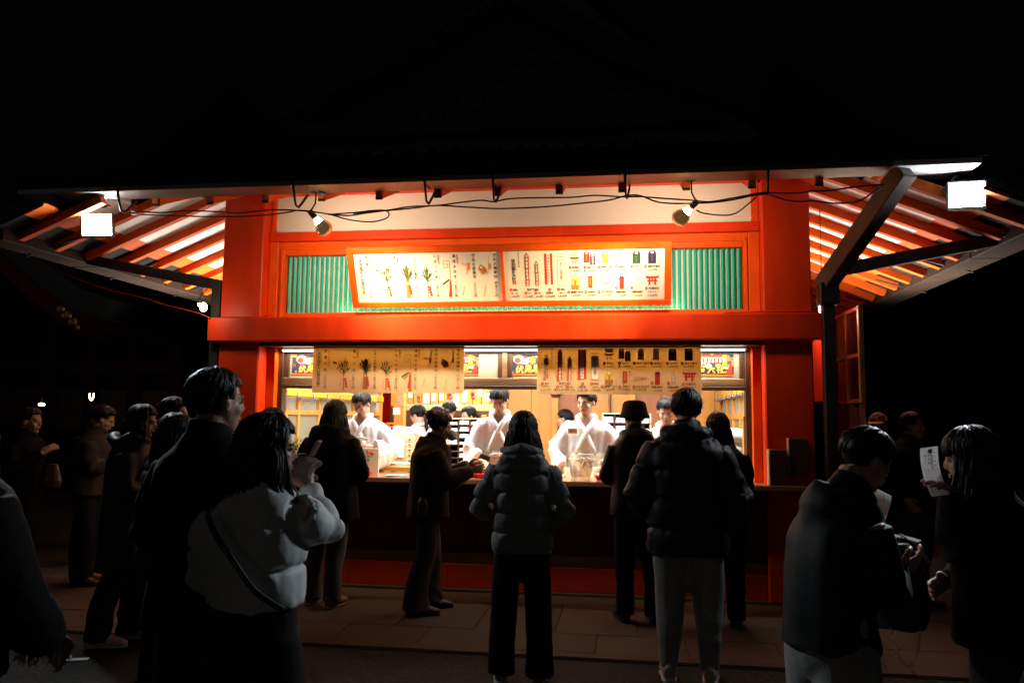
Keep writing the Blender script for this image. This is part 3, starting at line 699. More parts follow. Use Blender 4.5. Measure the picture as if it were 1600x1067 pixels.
t = thing('bare_bulb', 'added glowing bare bulb on a cord, unseen behind the right drain post', 'lamp', (2.72,.32,2.58))
mb = MB(); ell(mb, (0,0,0), (.034,.034,.042), 12, 9); obj('bulb', mb, SMALLGLOW, t, True)
mb = MB(); tube(mb, [(0,0,.035),(0,0,.085)], .018, 8); obj('socket', mb, LWOOD, t, True)
mb = MB(); tube(mb, [(0,0,.08),(0,0,.95)], .004, 5); obj('cord', mb, BLACK, t)
t = thing('bare_bulb', 'small glowing bare bulb on a cord beside the left pillar', 'lamp', (-2.93,-.36,2.555))
mb = MB(); ell(mb, (0,0,0), (.034,.034,.042), 12, 9); obj('bulb', mb, SMALLGLOW, t, True)
mb = MB(); tube(mb, [(-.05,.0,.03),(-.02,0,.018)], .018, 8); obj('socket', mb, LWOOD, t, True)
mb = MB(); tube(mb, [(-.05,0,.03),(-.06,.05,.12),(-.05,.2,.24)], .004, 5); obj('cord', mb, BLACK, t)
def flood(lab, loc, aim, arm):
    t = thing('floodlight', lab, 'floodlight', loc, group='floodlights under the eave ends')
    d = Vector(aim).normalized(); T = d.to_track_quat('-Y', 'Z').to_matrix().to_4x4() @ Matrix.Rotation(R(-5 if loc[0] < 0 else 3),4,'Y')
    mb = MB(); box(mb, -.135, .135, .0, .05, -.11, .11, .012, T=T); h = obj('housing', mb, DKMETAL, t)
    mb = MB()
    for a in ((-.135,.135,-.02,0,.095,.11), (-.135,.135,-.02,0,-.11,-.095), (-.135,-.118,-.02,0,-.095,.095), (.118,.135,-.02,0,-.095,.095)): box(mb, *a, .003, T=T)
    obj('rim', mb, mat('flood_rim', (.35,.36,.38), .4, metal=.6, var=.1) if 'flood_rim' not in MATS else MATS['flood_rim'], t)
    mb = MB(); box(mb, -.117, .117, -.006, -.0005, -.094, .094, T=T); obj('lens', mb, LEDLENS, t)
    for i in range(7):
        mb = MB(); box(mb, -.11+.033*i, -.104+.033*i, .051, .075, -.09, .09, T=T); obj('cooling_fin', mb, DKMETAL, h)
    mb = MB(); a = Vector(arm)
    tube(mb, [(-.14,.02,0),(-.15,.05,.06),(a.x*.6-.1,a.y*.6,a.z*.6+.05),(a.x,a.y,a.z)], .011, 6); obj('bracket', mb, DKMETAL, t, True)
flood('white glaring floodlight under the right end of the eave', (3.535,-.80,3.297), (-.30,-1,.05), (.1,.10,.20))
flood('white glaring floodlight under the left end of the eave', (-3.735,-.80,3.24), (.40,-1,.05), (-.1,.10,.25))
t = thing('dome_camera', 'dark dome camera hanging beside the left floodlight', 'camera', (-4.22,-.55,3.345))
mb = MB(); box(mb, -.07, .07, -.06, .06, .12, .2, .01); obj('mount', mb, CREAM, t)
mb = MB(); tube(mb, [(0,0,.12),(0,0,.02)], [.055,.07], 14); obj('collar', mb, CREAM, t, True)
mb = MB(); ell(mb, (0,0,.01), (.065,.065,.075), 14, 9); obj('dome', mb, mat('smoked_dome', (.01,.012,.012), .08, var=0), t, True)
def smoothpath(P, k=4):
    P = [Vector(p) for p in P]; out = []
    for i in range(len(P)-1):
        p0, p1, p2, p3 = P[max(i-1,0)], P[i], P[i+1], P[min(i+2,len(P)-1)]
        for j in range(k):
            s = j/k; out.append(.5*((2*p1)+(p2-p0)*s+(2*p0-5*p1+4*p2-p3)*s*s+(3*p1-p0-3*p2+p3)*s**3))
    return out+[P[-1]]
def cable(lab, pts, y, rad, m):
    mb = MB(); tube(mb, smoothpath([(x, y+(.01*math.sin(i*2.1)), z) for i, (x, z) in enumerate(pts)]), rad, 6)
    tag(obj('cable', mb, m, None, True), lab, 'cable', 'cables strung along the shop front')
cable('upper thin black cable strung the whole length of the eave', [(-3.324,3.324),(-3.05,3.305),(-2.81,3.31),(-2.49,3.295),(-2.34,3.28),(-2.08,3.295),(-1.91,3.296),(-1.77,3.287),(-1.6,3.26),(-1.37,3.232),(-1.2,3.25),(-1.0,3.266),(-.82,3.294),(-.6,3.298),(-.39,3.314),(-.22,3.33),(-.12,3.317),(.03,3.334),(.3,3.336),(.53,3.335),(.71,3.34),(.936,3.323),(1.06,3.324),(1.26,3.298),(1.46,3.281),(1.6,3.267),(1.75,3.283),(1.95,3.318),(2.03,3.326),(2.24,3.31),(2.36,3.326),(2.52,3.331),(2.71,3.35),(2.9,3.36)], -.93, .0065, BLACK)
cable('black cable looping in a wide slack bight below the left bulb', [(-3.33,3.30),(-2.8,3.27),(-2.4,3.25),(-2.086,3.259),(-1.886,3.282),(-1.772,3.29),(-1.545,3.256),(-1.347,3.202),(-1.152,3.175),(-1.025,3.204),(-1.005,3.247),(-1.044,3.27),(-1.154,3.273),(-1.3,3.262),(-1.5,3.25)], -.915, .006, BLACK)
cable('lower black cable sagging from the middle of the eave to the right drain duct', [(-1.3,3.245),(-.82,3.275),(-.6,3.29),(-.33,3.272),(-.07,3.254),(.3,3.254),(.555,3.274),(.81,3.298),(.951,3.325),(1.06,3.327),(1.21,3.27),(1.434,3.249),(1.7,3.261),(1.947,3.305),(2.04,3.302),(2.16,3.263),(2.256,3.245),(2.374,3.242),(2.515,3.223),(2.7,3.233),(2.81,3.294),(2.87,3.327)], -.945, .0065, BLACK)
cable('short black lead dipping from the right bulb to the pillar top', [(1.5,3.21),(1.56,3.184),(1.707,3.159),(1.805,3.177),(1.903,3.251),(1.962,3.301)], -.90, .006, BLACK)
cable('thin red cable running up from the left post to the outer roof', [(-4.9,3.06),(-4.7,2.987),(-4.42,2.888),(-4.143,2.791),(-3.872,2.725),(-3.671,2.68),(-3.47,2.616),(-3.24,2.565),(-3.076,2.521),(-2.99,2.48)], -.12, .006, mat('red_cable', (.30,.03,.02), .5, var=0))

# ================================================================== room behind the counter
room = thing('shop_room', 'timber room behind the counter with latticed side windows and panelled back wall', 'room')
STUCCO = mat('corrugated_sheet', (.34,.33,.27), .4, var=.05)
WINDOWP = mat('greyish_window_panel', (.24,.225,.16), .35, var=.08, vs=2)
def lattice_wall(sgn, xw, y0, y1, nm):
    w = thing(nm, None, None); w.parent = room
    mid = 1.60
    bx('wall_rail', OWOODH, w, xw-.03, xw+.03, y0, y1, mid-.028, mid+.028, .004)
    bx('wall_rail', OWOODH, w, xw-.03, xw+.03, y0, y1, 1.90, 1.97, .004)
    bx('wall_rail', OWOODH, w, xw-.03, xw+.03, y0, y1, .85, .92, .004)
    bx('wall_board', OWOODH, w, xw-.02, xw+.02, y0, y1, .12, .85, 0); bx('wall_board', CREAM, w, xw-.02, xw+.02, y0, y1, 1.97, 2.62, 0)
    n = max(2, round((y1-y0)/.62)); d = (y1-y0)/n
    for i in range(n+1):
        bx('wall_stud', OWOOD, w, xw-.032, xw+.032, y0+i*d-.028, y0+i*d+.028, .92, 1.90, .004)
    for i in range(n):
        bx('pane', WINDOWP, w, xw-.006, xw+.006, y0+i*d+.028, y0+(i+1)*d-.028, .92, mid-.028, 0)
        mb = MB(); V = []; F = []; m_ = 36
        for j in range(m_+1):
            y = y0+i*d+.03+(d-.06)*j/m_
            for z in (mid+.03, 1.90): V.append((xw+sgn*.006+.007*math.sin(j*PI/2), y, z))
        for j in range(m_): F.append((2*j, 2*j+2, 2*j+3, 2*j+1))
        k = len(V); mb.add(V+[(a-sgn*.004, b, c) for a, b, c in V], F+[[q+k for q in g[::-1]] for g in F]); obj('corrugated_pane', mb, STUCCO, w, True)
lattice_wall(-1, -2.56, .40, 3.9, 'side_lattice'); lattice_wall(1, 2.17, .40, 3.9, 'side_lattice')
YROD = mat('yellow_lacquer_rod', (.72,.40,.03), .35, var=.1, vs=4)
CLIP = mat('grey_blue_hook', (.16,.18,.25), .4, metal=.4, var=0)
def rodthing(lab, x, y0, y1, z):
    t = thing('hook_rod', lab, 'hook rod', (x, y0, z), group='yellow rods along the side windows')
    mb = MB(); box(mb, -.02, .02, 0, y1-y0, -.045, .045, .015); obj('rod', mb, YROD, t)
    n = int((y1-y0)/.42)
    for i in range(n):
        y = .25+.42*i; mb = MB(); s = -1 if x < 0 else 1
        tube(mb, [(-.028*-s,y,.05),(-s*.03,y,.0),(-s*.034,y,-.05),(-s*.055,y,-.07),(-s*.07,y,-.045)], .007, 6); obj('hook', mb, CLIP, t, True)
rodthing('yellow rod with blue-grey hooks above the left side window', -2.46, .45, 3.7, 1.80)
rodthing('yellow rod with hooks above the right side window', 2.08, .45, 3.7, 1.86)
# panelled back wall, right half nearer than the alcove on the left
for i in range(9):
    a = -.62+.335*i
    if a < 2.1: bx('wall_panel', (OWOOD, OWOOD, BWOOD, OWOOD, OWOOD, BWOOD, BWOOD, OWOOD, OWOOD)[i], room, a+.002, min(a+.333, 2.13), 3.20+.004*(i%2), 3.26, .12, 2.62, .003)
for x in (-.64, .03, 1.02, 1.62): bx('wall_post', OWOOD, room, x-.045, x+.045, 3.14, 3.199, .12, 2.62, .005)
bx('wall_post', DKWOODV, room, .985-.25, .985-.23, 3.17, 3.199, .12, 2.62, .002)
for i in range(7):
    a = -2.52+.27*i; bx('wall_panel', OWOOD, room, a+.002, a+.268, 4.30, 4.36, 1.72, 2.62, .003)
bx('alcove_back', DKWOODV, room, -2.52, -.64, 4.30, 4.36, .12, 1.72, 0)
bx('alcove_shelf', LWOOD, room, -2.12, -.70, 3.55, 3.75, 1.655, 1.735, .005)
bx('wall_post', OWOOD, room, -2.20, -2.06, 3.4, 3.52, .12, 2.62, .005)
bx('wall_post', OWOOD, room, -1.0, -.94, 3.5, 3.58, .12, 1.6, .005)
# hanging charms along the alcove
REDC = mat('red_cloth', (.66,.03,.02), .6, var=.1)
hm = {}
ORD2 = ('first','second','third','fourth','fifth','sixth','seventh','eighth','ninth','tenth','eleventh','twelfth','thirteenth')
def hang(i, x, y, z, kind):
    t = thing('hanging_charm', '%s hanging on the alcove hooks, %s from the left' % ({'slip':'white paper slip','red':'small red charm'}[kind], ORD2[i]), 'charm', (x,y,z), (0,0,rnd.uniform(-.2,.2)), group={'slip':'paper slips on the alcove hooks','red':'red charms on the alcove hooks'}[kind])
    if kind not in hm:
        a = MB(); tube(a, [(0,0,.14),(0,0,0)], .004, 5)
        b = MB()
        if kind == 'slip': box(b, -.035, .035, -.003, .003, -.15, 0, .001)
        else: tube(b, [(0,0,.0),(0,0,-.03),(.01,0,-.09),(.015,0,-.11)], [.012,.028,.03,.008], 8)
        hm[kind] = (a.mesh('cord', [BLACK]), b.mesh('charm_body', [PAPER if kind == 'slip' else REDC]))
    link('cord', hm[kind][0], t); cbd = link('charm_body', hm[kind][1], t); cbd.scale = (rnd.uniform(.7,1.5), 1, rnd.uniform(.6,1.2))
seq = ['slip','red','slip','slip','slip','red','slip','slip','red','slip','slip','slip','slip']
for i, kd in enumerate(seq): hang(i, -2.0+.108*i, 3.50+.02*(i%3), 1.93+rnd.uniform(-.05,.03), kd)
for i in range(11):
    t = thing('iron_hook', 'thin dark iron hook on the alcove rail, %s from the left' % ORD2[i], 'hook', (-1.98+.12*i, 3.58, 1.74), group='dark hooks on the alcove rail')
    mb = MB(); tube(mb, [(0,0,.30),(0,0,.02),(.008,-.01,-.01),(.02,-.015,.0)], .0065, 5); obj('hook_wire', mb, BLACK, t)
for lab, x, z in (('orange notice pinned to the post beside the alcove', -2.11, 1.80), ('small pale notice pinned low on the post beside the alcove', -2.16, 1.64)):
    mb = MB(); box(mb, x-.05, x+.05, 3.39, 3.396, z-(.09 if 'orange' in lab else .05), z+(.05), .001); tag(obj('notice', mb, mat('orange_notice', (.78,.30,.16), .7, var=.15, vs=20) if 'orange' in lab else PAPER), lab, 'notice')
t = thing('red_ornament', 'dark red folded paper ornament hanging in the alcove', 'ornament', (-1.58,3.4,1.50)); q = random.Random(5)
for i in range(7):
    mb = MB(); box(mb, -.06, .06, -.01, .01, -.05, .05, .004, T=Matrix.Translation((q.uniform(-.08,.08),q.uniform(-.03,.03),q.uniform(-.18,.1))) @ Matrix.Rotation(q.random()*3,4,'Y')); obj('paper_fold', mb, mat('fold%d'%i, (.35+.04*i,.05,.03), .6, var=.2), t)
bx_o = MB(); box(bx_o, -1.36, -1.22, 4.2, 4.25, 1.3, 1.72, .005); tag(obj('hanging_cloth', bx_o, mat('orange_banner', (.75,.12,.02), .7, var=.1)), 'orange cloth hanging in the dark alcove behind the shrine maidens', 'cloth')
# pigeonhole shelves
ORD = ('first','second','third','fourth','fifth','sixth','seventh','eighth','ninth','tenth','eleventh','twelfth','thirteenth')
def pigeon(lab, loc, cols, rows, w, h, group):
    t = thing('pigeonhole_shelf', lab, 'shelf', loc); cw, ch_ = w/cols, h/rows
    bx('shelf_back', DKWOODV, t, 0, w, .24, .25, 0, h, 0)
    for i in range(cols+1): bx('upright', LWOOD if i in (0,cols) else DKWOODV, t, i*cw-.007, i*cw+.007, 0, .239, 0, h, .002)
    for j in range(rows+1): bx('shelf_board', LWOOD if j == rows else DKWOOD, t, -.007, w+.007, -.004, .24, j*ch_-.005, j*ch_+.005, .002)
    me = None
    for i in range(cols):
        for j in range(rows):
            if (i, j) in ((0,2),(0,1),(0,3)) and cols == 3: continue
            if me is None:
                mb = MB(); hh = ch_*.52
                for k in range(3): box(mb, .012+.002*k, cw-.016-.001*k, .0+.003*k, .20, .0065+hh*k/3, .0055+hh*(k+1)/3, .001)
                me = mb.mesh('paper_bundle', [PAPER])
            o = link('paper_bundle', me, None, (loc[0]+i*cw, loc[1]-.002+rnd.uniform(-.012,.004), loc[2]+j*ch_)); o.scale.z = rnd.uniform(.75,1.25)
            tag(o, 'paper bundle %s from the %s, %s column, %s' % (ORD[(rows-1-j) if j > rows//2 else j], 'top' if j > rows//2 else 'bottom', ('left','middle','right')[i] if cols == 3 else ORD[i]+' left', group), 'paper', 'bundles in the '+group)
pigeon('tall wooden pigeonhole shelf with white bundles beside the stooping clerk', (-.925,1.1,1.0), 3, 8, .36, .55, 'shelf beside the stooping clerk')
pigeon('wooden pigeonhole shelf with white bundles behind the bucket hat', (.70,1.35,1.02), 4, 6, .50, .60, 'shelf behind the bucket hat')
# work cabinet with drawers, paper sheet, little gateway
t = thing('drawer_cabinet', 'pale wooden cabinet with a column of small drawers behind the counter', 'cabinet', (-1.68,1.2,.12))
bx('carcass', LWOOD, t, 0, .37, 0, .35, 0, 1.26, .006)
for i in range(8):
    d = bx('drawer', LWOOD, t, .28, .362, -.012, .0, .78+.056*i, .83+.056*i, .003)
    mb = MB(); ell(mb, (.321,-.014,.808+.056*i), (.014,.008,.008), 8, 6); obj('handle', mb, BLACK, d)
mb = MB(); box(mb, -1.66, -1.42, 1.184, 1.19, 1.13, 1.34, .001); tag(obj('paper_sheet', mb, PAPER), 'large white sheet pinned on the front of the drawer cabinet', 'paper')
t = thing('toy_gateway', 'small vermilion model gateway standing on the drawer cabinet', 'ornament', (-1.60,1.30,1.38))
for x in (-.03,.03): bx('pillar', VERM2, t, x-.007, x+.007, -.007, .007, 0, .10, .001)
bx('tie_beam', VERM2, t, -.045, .045, -.005, .005, .068, .080, .001); bx('top_beam', VERM2, t, -.06, .06, -.01, .01, .10, .118, .002)
q = random.Random(9)
for i in range(9):
    mb = MB(); w, d, h = q.uniform(.02,.05), .05, q.uniform(.03,.09)
    box(mb, -w, w, -d, d, 0, h, .003); tag(obj('small_packet', mb, q.choice((PAPER,PAPER,LWOOD,mat('pastel%d'%i, (q.uniform(.5,.8),q.uniform(.5,.75),q.uniform(.45,.7)), .6, var=.05))), None, loc=(-1.67+.042*i, 1.25+.04*(i%2), 1.38), rot=(0,0,q.uniform(-.3,.3))), 'small packet in the jumble on the drawer cabinet, %s from the left' % ORD2[i], 'packet', 'packets on the drawer cabinet')
t = thing('work_table', 'orange wooden side table stacked with papers behind the counter', 'table', (-1.55,.62,.12))
bx('tabletop', OWOODH, t, 0, .66, 0, .5, .90, .945, .005)
for x in (.03,.60):
    for y in (.03,.44): bx('leg', OWOOD, t, x, x+.04, y, y+.04, 0, .90, .003)
for i in range(5):
    mb = MB(); 
    for k in range(4): box(mb, -.07+.004*k, .07+.003*k, -.05, .05, .007*k, .007*k+.006, .001)
    tag(obj('paper_pile', mb, PAPER, None, loc=(-1.45+.12*i, .78+.05*(i%2), 1.066), rot=(0,0,q.uniform(-.5,.5))), 'loose pile of white papers on the orange side table, %s from the left' % ORD2[i], 'paper', 'paper piles on the side table')
bx_ = MB(); box(bx_, -.8, .1, .0, .5, 0, .85, .01); 
tag(obj('back_counter', bx_, LWOOD, None, loc=(.15,2.4,.12)), 'low pale wooden work counter at the back of the room', 'counter')
t = thing('wall_phone', 'small grey control panel on the back wall panelling', 'panel', (.10,3.19,1.50)); bx('plate', CREAM, t, -.05, .05, -.02, 0, -.08, .08, .006); bx('screen', DKMETAL, t, -.03, .03, -.024, -.0205, .0, .05, .002)
t = thing('wall_lamp', 'dark hexagonal fitting high on the back wall', 'fitting', (.04,3.13,1.90)); mb = MB(); tube(mb, [(0,0,-.06),(0,0,-.03),(0,0,.06)], [.05,.065,.065], 6); obj('body', mb, DKWOOD, t)
tag(obj('monitor_box', (lambda m: (box(m, -.1, .1, 0, .2, 0, .22, .01), m)[1])(MB()), LWOOD, None, loc=(.14,2.5,.98)), 'pale yellow box standing on the back work counter', 'box')
# white sacks at the right end
SACK = mat('white_cloth_sack', (.80,.80,.78), .85, var=.03, bump=.15, bs=14)
# ================================================================== people
def fuse(mb, voxel, smooth=3, fac=.5):
    me = mb.mesh('tmp'); o = bpy.data.objects.new('tmp', me); COL.objects.link(o)
    a = o.modifiers.new('r', 'REMESH'); a.mode = 'VOXEL'; a.voxel_size = voxel; a.adaptivity = 0
    if smooth: b = o.modifiers.new('s', 'SMOOTH'); b.iterations = smooth; b.factor = fac
    dg = bpy.context.evaluated_depsgraph_get()
    out = bpy.data.meshes.new_from_object(o.evaluated_get(dg))
    bpy.data.objects.remove(o); bpy.data.meshes.remove(me)
    return out
def arrays(me):
    v = np.empty(len(me.vertices)*3); me.vertices.foreach_get('co', v); nn = np.empty(len(me.vertices)*3); me.vertex_normals.foreach_get('vector', nn)
    return v.reshape(-1,3), nn.reshape(-1,3)
def wave(co, fr, seed, n=6, aniso=(1,1,1)):
    q = np.random.RandomState(seed); s = 0; c = co*np.array(aniso)
    for i in range(n):
        d = q.normal(size=3); d /= np.linalg.norm(d); e = q.normal(size=3); e /= np.linalg.norm(e)
        s = s+np.sin(c@d*fr*(1+.45*i)+q.rand()*6+1.8*np.sin(c@e*fr*.6+q.rand()*6))/(1+.25*i)
    return s/n**.5
def segdist(co, a, b):
    a = np.array(a, float); b = np.array(b, float); d = b-a; L = np.linalg.norm(d); t = np.clip((co-a)@d/(L*L), 0, 1)
    return np.linalg.norm(co-(a+t[:,None]*d), axis=1), t*L
def setco(me, v): me.vertices.foreach_set('co', v.ravel()); me.update()
def finish(name, me, mats, parent, smooth=True):
    me.name = name; me.materials.clear()
    for m in mats: me.materials.append(m)
    if smooth: me.polygons.foreach_set('use_smooth', [True]*len(me.polygons))
    return link(name, me, parent)
def lerpk(z, zs, vs): return float(np.interp(z, zs, vs))
TZ = [.40,.70,.90,1.05,1.20,1.32,1.39,1.43,1.465]
TX = [.195,.19,.18,.168,.172,.182,.150,.112,.078]
TY = [.155,.145,.138,.128,.132,.138,.112,.088,.078]
def torso(mb, hem, w=1., d=1., lean=0., top=1.465, flare=0., ease=0.):
    zs = [hem, hem+.03]+[z for z in (.6,.7,.8,.9,1.0,1.1,1.2,1.28,1.34,1.39,1.43,1.465) if z > hem+.06 and z <= top]
    pts, rr = [], []
    for z in zs:
        k = max(0, z-.92)/.53
        fl = 1+flare*max(0, (1.15-z))
        sh = 1 if z > 1.38 else 1
        pts.append((0, lean*k*k*1.0, z)); a = lerpk(z, TZ, TX)*(w if z < 1.40 else (w+1)/2)*fl; b = lerpk(z, TZ, TY)*(d if z < 1.40 else (d+1)/2)*fl
        rr.append((a+ease, b+ease))
    P = np.array(pts); V = []; F = []; n = 26
    for (x, y, z), (a, b) in zip(pts, rr):
        for j in range(n):
            t = 2*PI*j/n; c, s = math.cos(t), math.sin(t); e = .82
            V.append((x+a*math.copysign(abs(c)**e, c), y+b*math.copysign(abs(s)**e, s), z))
    for i in range(len(pts)-1):
        for j in range(n): F.append((i*n+j, i*n+(j+1)%n, (i+1)*n+(j+1)%n, (i+1)*n+j))
    F.append(list(range(n))[::-1]); F.append([(len(pts)-1)*n+j for j in range(n)]); mb.add(V, F)
def armpts(sh, el, wr_, cut=1.):
    sh, el, wr_ = map(np.array, (sh, el, wr_)); out = []
    for t in (0,.35,.7): out.append(sh+(el-sh)*t)
    out.append(el*.90+.05*sh+.05*wr_)
    for t in (.3,.65,1.): out.append(el+(wr_-el)*t*cut if t < 1 else el+(wr_-el)*cut)
    return out
def hand(mb, wr_, d, pn, side, curl=.5, sc=1., spread=1., m=0):
    """palm and five tapering, bent fingers from the wrist: d along the fingers, pn out of the palm, side=+1 thumb towards d x pn"""
    d = np.array(d, float); d /= np.linalg.norm(d); pn = np.array(pn, float); pn -= d*(pn@d); pn /= np.linalg.norm(pn); lat = np.cross(d, pn)*side
    w = np.array(wr_, float)
    V = lambda a, b, c: w+(d*a+lat*b+pn*c)*sc
    tube(mb, [V(-.05,0,0),V(-.01,0,0),V(.03,.002,0),V(.07,.002,0),V(.092,0,0)], [(.026*sc,.021*sc),(.027*sc,.019*sc),(.037*sc,.017*sc),(.040*sc,.014*sc),(.036*sc,.010*sc)], 10, up=pn, m=m)
    for b, L, tw in ((.030,.068,.05),(.010,.078,.01),(-.010,.072,-.03),(-.029,.056,-.07)):
        a0 = .082; P = [V(a0-.02, b, 0), V(a0, b*1.02, .0)]; ang = 0; x, z = a0, 0.; bb = b
        for seg, k in ((.42,.55),(.32,.9),(.26,.75)):
            ang += curl*k; x += L*seg*math.cos(ang); z += L*seg*math.sin(ang); bb += tw*L*seg*spread; P.append(V(x, bb, z))
        tube(mb, P, [.0095*sc,.0095*sc,.0088*sc,.008*sc,.0055*sc], 8, up=pn, m=m)
    P = [V(.008,.022,.004), V(.030,.044,.010), V(.058,.056,.018+.012*curl), V(.082,.052,.024+.022*curl)]
    tube(mb, P, [.015*sc,.013*sc,.0105*sc,.0065*sc], 8, up=pn, m=m)
def headmat(lean, fwd, pit, yw, tilt=0):
    return Matrix.Translation((0, lean+fwd, 1.585-.012*abs(pit)/30)) @ Matrix.Rotation(R(yw), 4, 'Z') @ Matrix.Rotation(R(tilt), 4, 'Y') @ Matrix.Rotation(R(-pit), 4, 'X')
def hair_locks(mb, HM, style, length, seed=0, n=260):
    q = random.Random(seed); A = (.083,.104,.098); c = Vector((0,-.012,.026))
    for i in range(n):
        az = q.uniform(-PI, PI); front = abs(az) < R(58); side = R(58) <= abs(az) < R(100)
        th0 = R(q.uniform(2, 40)); ex = q.uniform(1.0, 1.07)
        if style == 'short': thm = R(q.uniform(52,70)) if front else (R(q.uniform(78,98)) if side else R(q.uniform(100,126)))
        elif style == 'bangs': thm = R(q.uniform(82,95)) if front else R(100)
        elif style == 'tied': thm = R(q.uniform(55,66)) if front else R(q.uniform(95,115))
        else: thm = R(q.uniform(60,72)) if front else R(100)
        P = []; steps = 5
        for k in range(steps+1):
            th = th0+(thm-th0)*k/steps; a2 = az+q.uniform(-.05,.05)+(0.25*(k/steps) if style == 'short' else 0)
            e = ex+.015*math.sin(k*2+i)
            P.append(c+Vector((math.sin(th)*math.sin(a2)*A[0]*e, math.sin(th)*math.cos(a2)*A[1]*e, math.cos(th)*A[2]*e)))
        P = [HM @ p for p in P]; rad = [.010,.012,.012,.011,.009,.004]
        if style in ('long','bangs') and not front and length > 0:
            L = length*q.uniform(.86,1.04); last = P[-1]; ctr = HM @ Vector((0,-.03,0)); out = Vector((last.x-ctr.x, last.y-ctr.y, 0)); out = out.normalized() if out.length > 0 else out
            sw = q.uniform(-.012,.012); m_ = 6; rad = [.009,.011,.012,.012,.012,.012]
            for k in range(1, m_+1):
                t = k/m_; z = last.z-L*t
                back = -.045*t if abs(az) > R(120) else -.01*t
                bul = .018*math.sin(t*PI*.9)+(.02*t if z > 1.42 else .035)
                P.append(Vector((last.x+out.x*bul+sw*math.sin(t*5+i), last.y+out.y*bul*.6+back*.3+sw*math.cos(t*4+i), z))); rad.append(.0095-.0075*t**2)
        k_ = q.choice((.5,.7,.9,.9,1.0)); tube(mb, P, [(x*k_, x*k_*.55) for x in rad], 5, up=tuple(HM.to_3x3() @ Vector((0,0,1))))
def person(label, pos, face, H=1.70, lean=.0, fwd=.035, pit=0, yw=0, tilt=0, arms=None, top=None, bottom=None, shoes=None, hair=('short',0,'black'), feet=((-.10,0),(.10,0)),
           hands=True, fine=False, group=None, hat=None, seed=1, hp=None):
    t = thing('person', label, 'person', pos, (0,0,R(face)), group, H/1.70)
    arms = arms or (((-.225,-.03,1.11),(-.225,.06,.87)), ((.225,-.03,1.11),(.225,.06,.87)))
    hp = hp or ({}, {})
    vox = .0085 if fine else .0125
    HM = headmat(lean, fwd, pit, yw, tilt)
    # ---- the body, one continuous surface
    b = MB()
    for c, rr in (((0,-.012,.03),(.077,.094,.087)), ((0,.022,-.028),(.063,.068,.084)), ((0,.040,-.078),(.043,.042,.034)), ((0,.066,-.097),(.019,.017,.015)), ((0,.072,.020),(.05,.018,.012)), ((.038,.058,-.028),(.024,.022,.022)), ((-.038,.058,-.028),(.024,.022,.022)), ((0,.083,-.060),(.022,.013,.008)), ((.079,-.004,-.008),(.010,.019,.031)), ((-.079,-.004,-.008),(.010,.019,.031)), ((0,.096,-.030),(.0135,.012,.010))):
        ell(b, c, rr, T=HM)
    tube(b, [(0,.080,.016),(0,.095,-.008),(0,.104,-.028)], [.009,.011,.012], 8, T=HM)
    nb = HM @ Vector((0,-.018,-.06)); tube(b, [(0,lean-.015,1.38),(0,lean*.98-.01,1.45),tuple(nb)], [.066,.058,.055], 12)
    torso(b, .86, .80, .74, lean, ease=-.005)
    foot_dir = []
    for s, (el, wr_), (fx, fy) in zip((-1,1), arms, feet):
        sh = (s*.158, lean*.93-.01, 1.355)
        tube(b, armpts(sh, el, wr_), [.045,.042,.037,.034,.033,.030,.025], 10)
        tube(b, [(s*.09,0,.92),(s*.10,.01,.72),(fx+(s*.1-fx)*.5,.02+fy*.5,.48),(fx,fy-.01,.28),(fx,fy-.015,.08)], [.088,.078,.056,.052,.036], 12)
        tube(b, [(fx,fy-.05,.05),(fx+s*.01,fy+.05,.045),(fx+s*.02,fy+.15,.028)], [(.035,.04),(.042,.035),(.036,.02)], 10)
    me = fuse(b, vox, 3)
    # finer features joined onto the same mesh
    ex = MB()
    for s, (el, wr_), hd in zip((-1,1), arms, hp):
        if hands:
            d = np.array(wr_)-np.array(el); dd = hd.get('d', tuple(d)); pn = hd.get('pn', (-s*.8,.2,-.2))
            hand(ex, wr_, dd, pn, hd.get('side', 1 if s > 0 else -1)*1, hd.get('curl', .45))
    if not hair[0] == 'none' and fine:
        for s in (-1,1):
            ell(ex, (s*.031,.078,.000), (.0135,.007,.0055), 10, 6, m=1, T=HM); ell(ex, (s*.031,.0825,.000), (.006,.0045,.0055), 8, 6, m=2, T=HM)
            tube(ex, [(s*.016,.0845,.002),(s*.031,.0850,.0065),(s*.044,.0755,.003)], .0022, 5, m=2, T=HM)
            tube(ex, [(s*.014,.0875,.019),(s*.029,.0868,.0235),(s*.045,.0755,.020)], [.0015,.0034,.0015], 5, m=2, T=HM)
        tube(ex, [(-.022,.086,-.060),(0,.0955,-.0575),(.022,.086,-.060)], [.0025,.0045,.0025], 6, m=3, T=HM); tube(ex, [(-.018,.087,-.066),(0,.0955,-.067),(.018,.087,-.066)], [.0025,.005,.0025], 6, m=3, T=HM)
    v, nn = arrays(me); faces = [list(p.vertices) for p in me.polygons]
    msk = np.clip((1.36-v[:,2])/.06, 0, 1)*np.clip((v[:,2]-.14)/.05, 0, 1)
    if top['kind'] == 'robe': msk *= np.clip((1.30-v[:,2])/.06, 0, 1)
    for el_, w_ in arms: msk *= np.clip((np.linalg.norm(v-np.array(w_), axis=1)-.06)/.05, 0, 1)
    arm_ = np.minimum(*[np.minimum(segdist(v, (s_*.158, lean*.93-.01, 1.355), e_)[0], segdist(v, e_, w_)[0]) for s_, (e_, w_) in zip((-1,1), arms)]) < .06
    v = v-nn*(np.where(arm_, .016, .026)*msk)[:,None]
    mbb = MB(); mbb.add(v, faces, 0)
    if ex.v:
        k = mbb.n; mbb.v.append(np.concatenate(ex.v)); mbb.f += [[i+k for i in g] for g in ex.f]; mbb.m += ex.m; mbb.n += ex.n
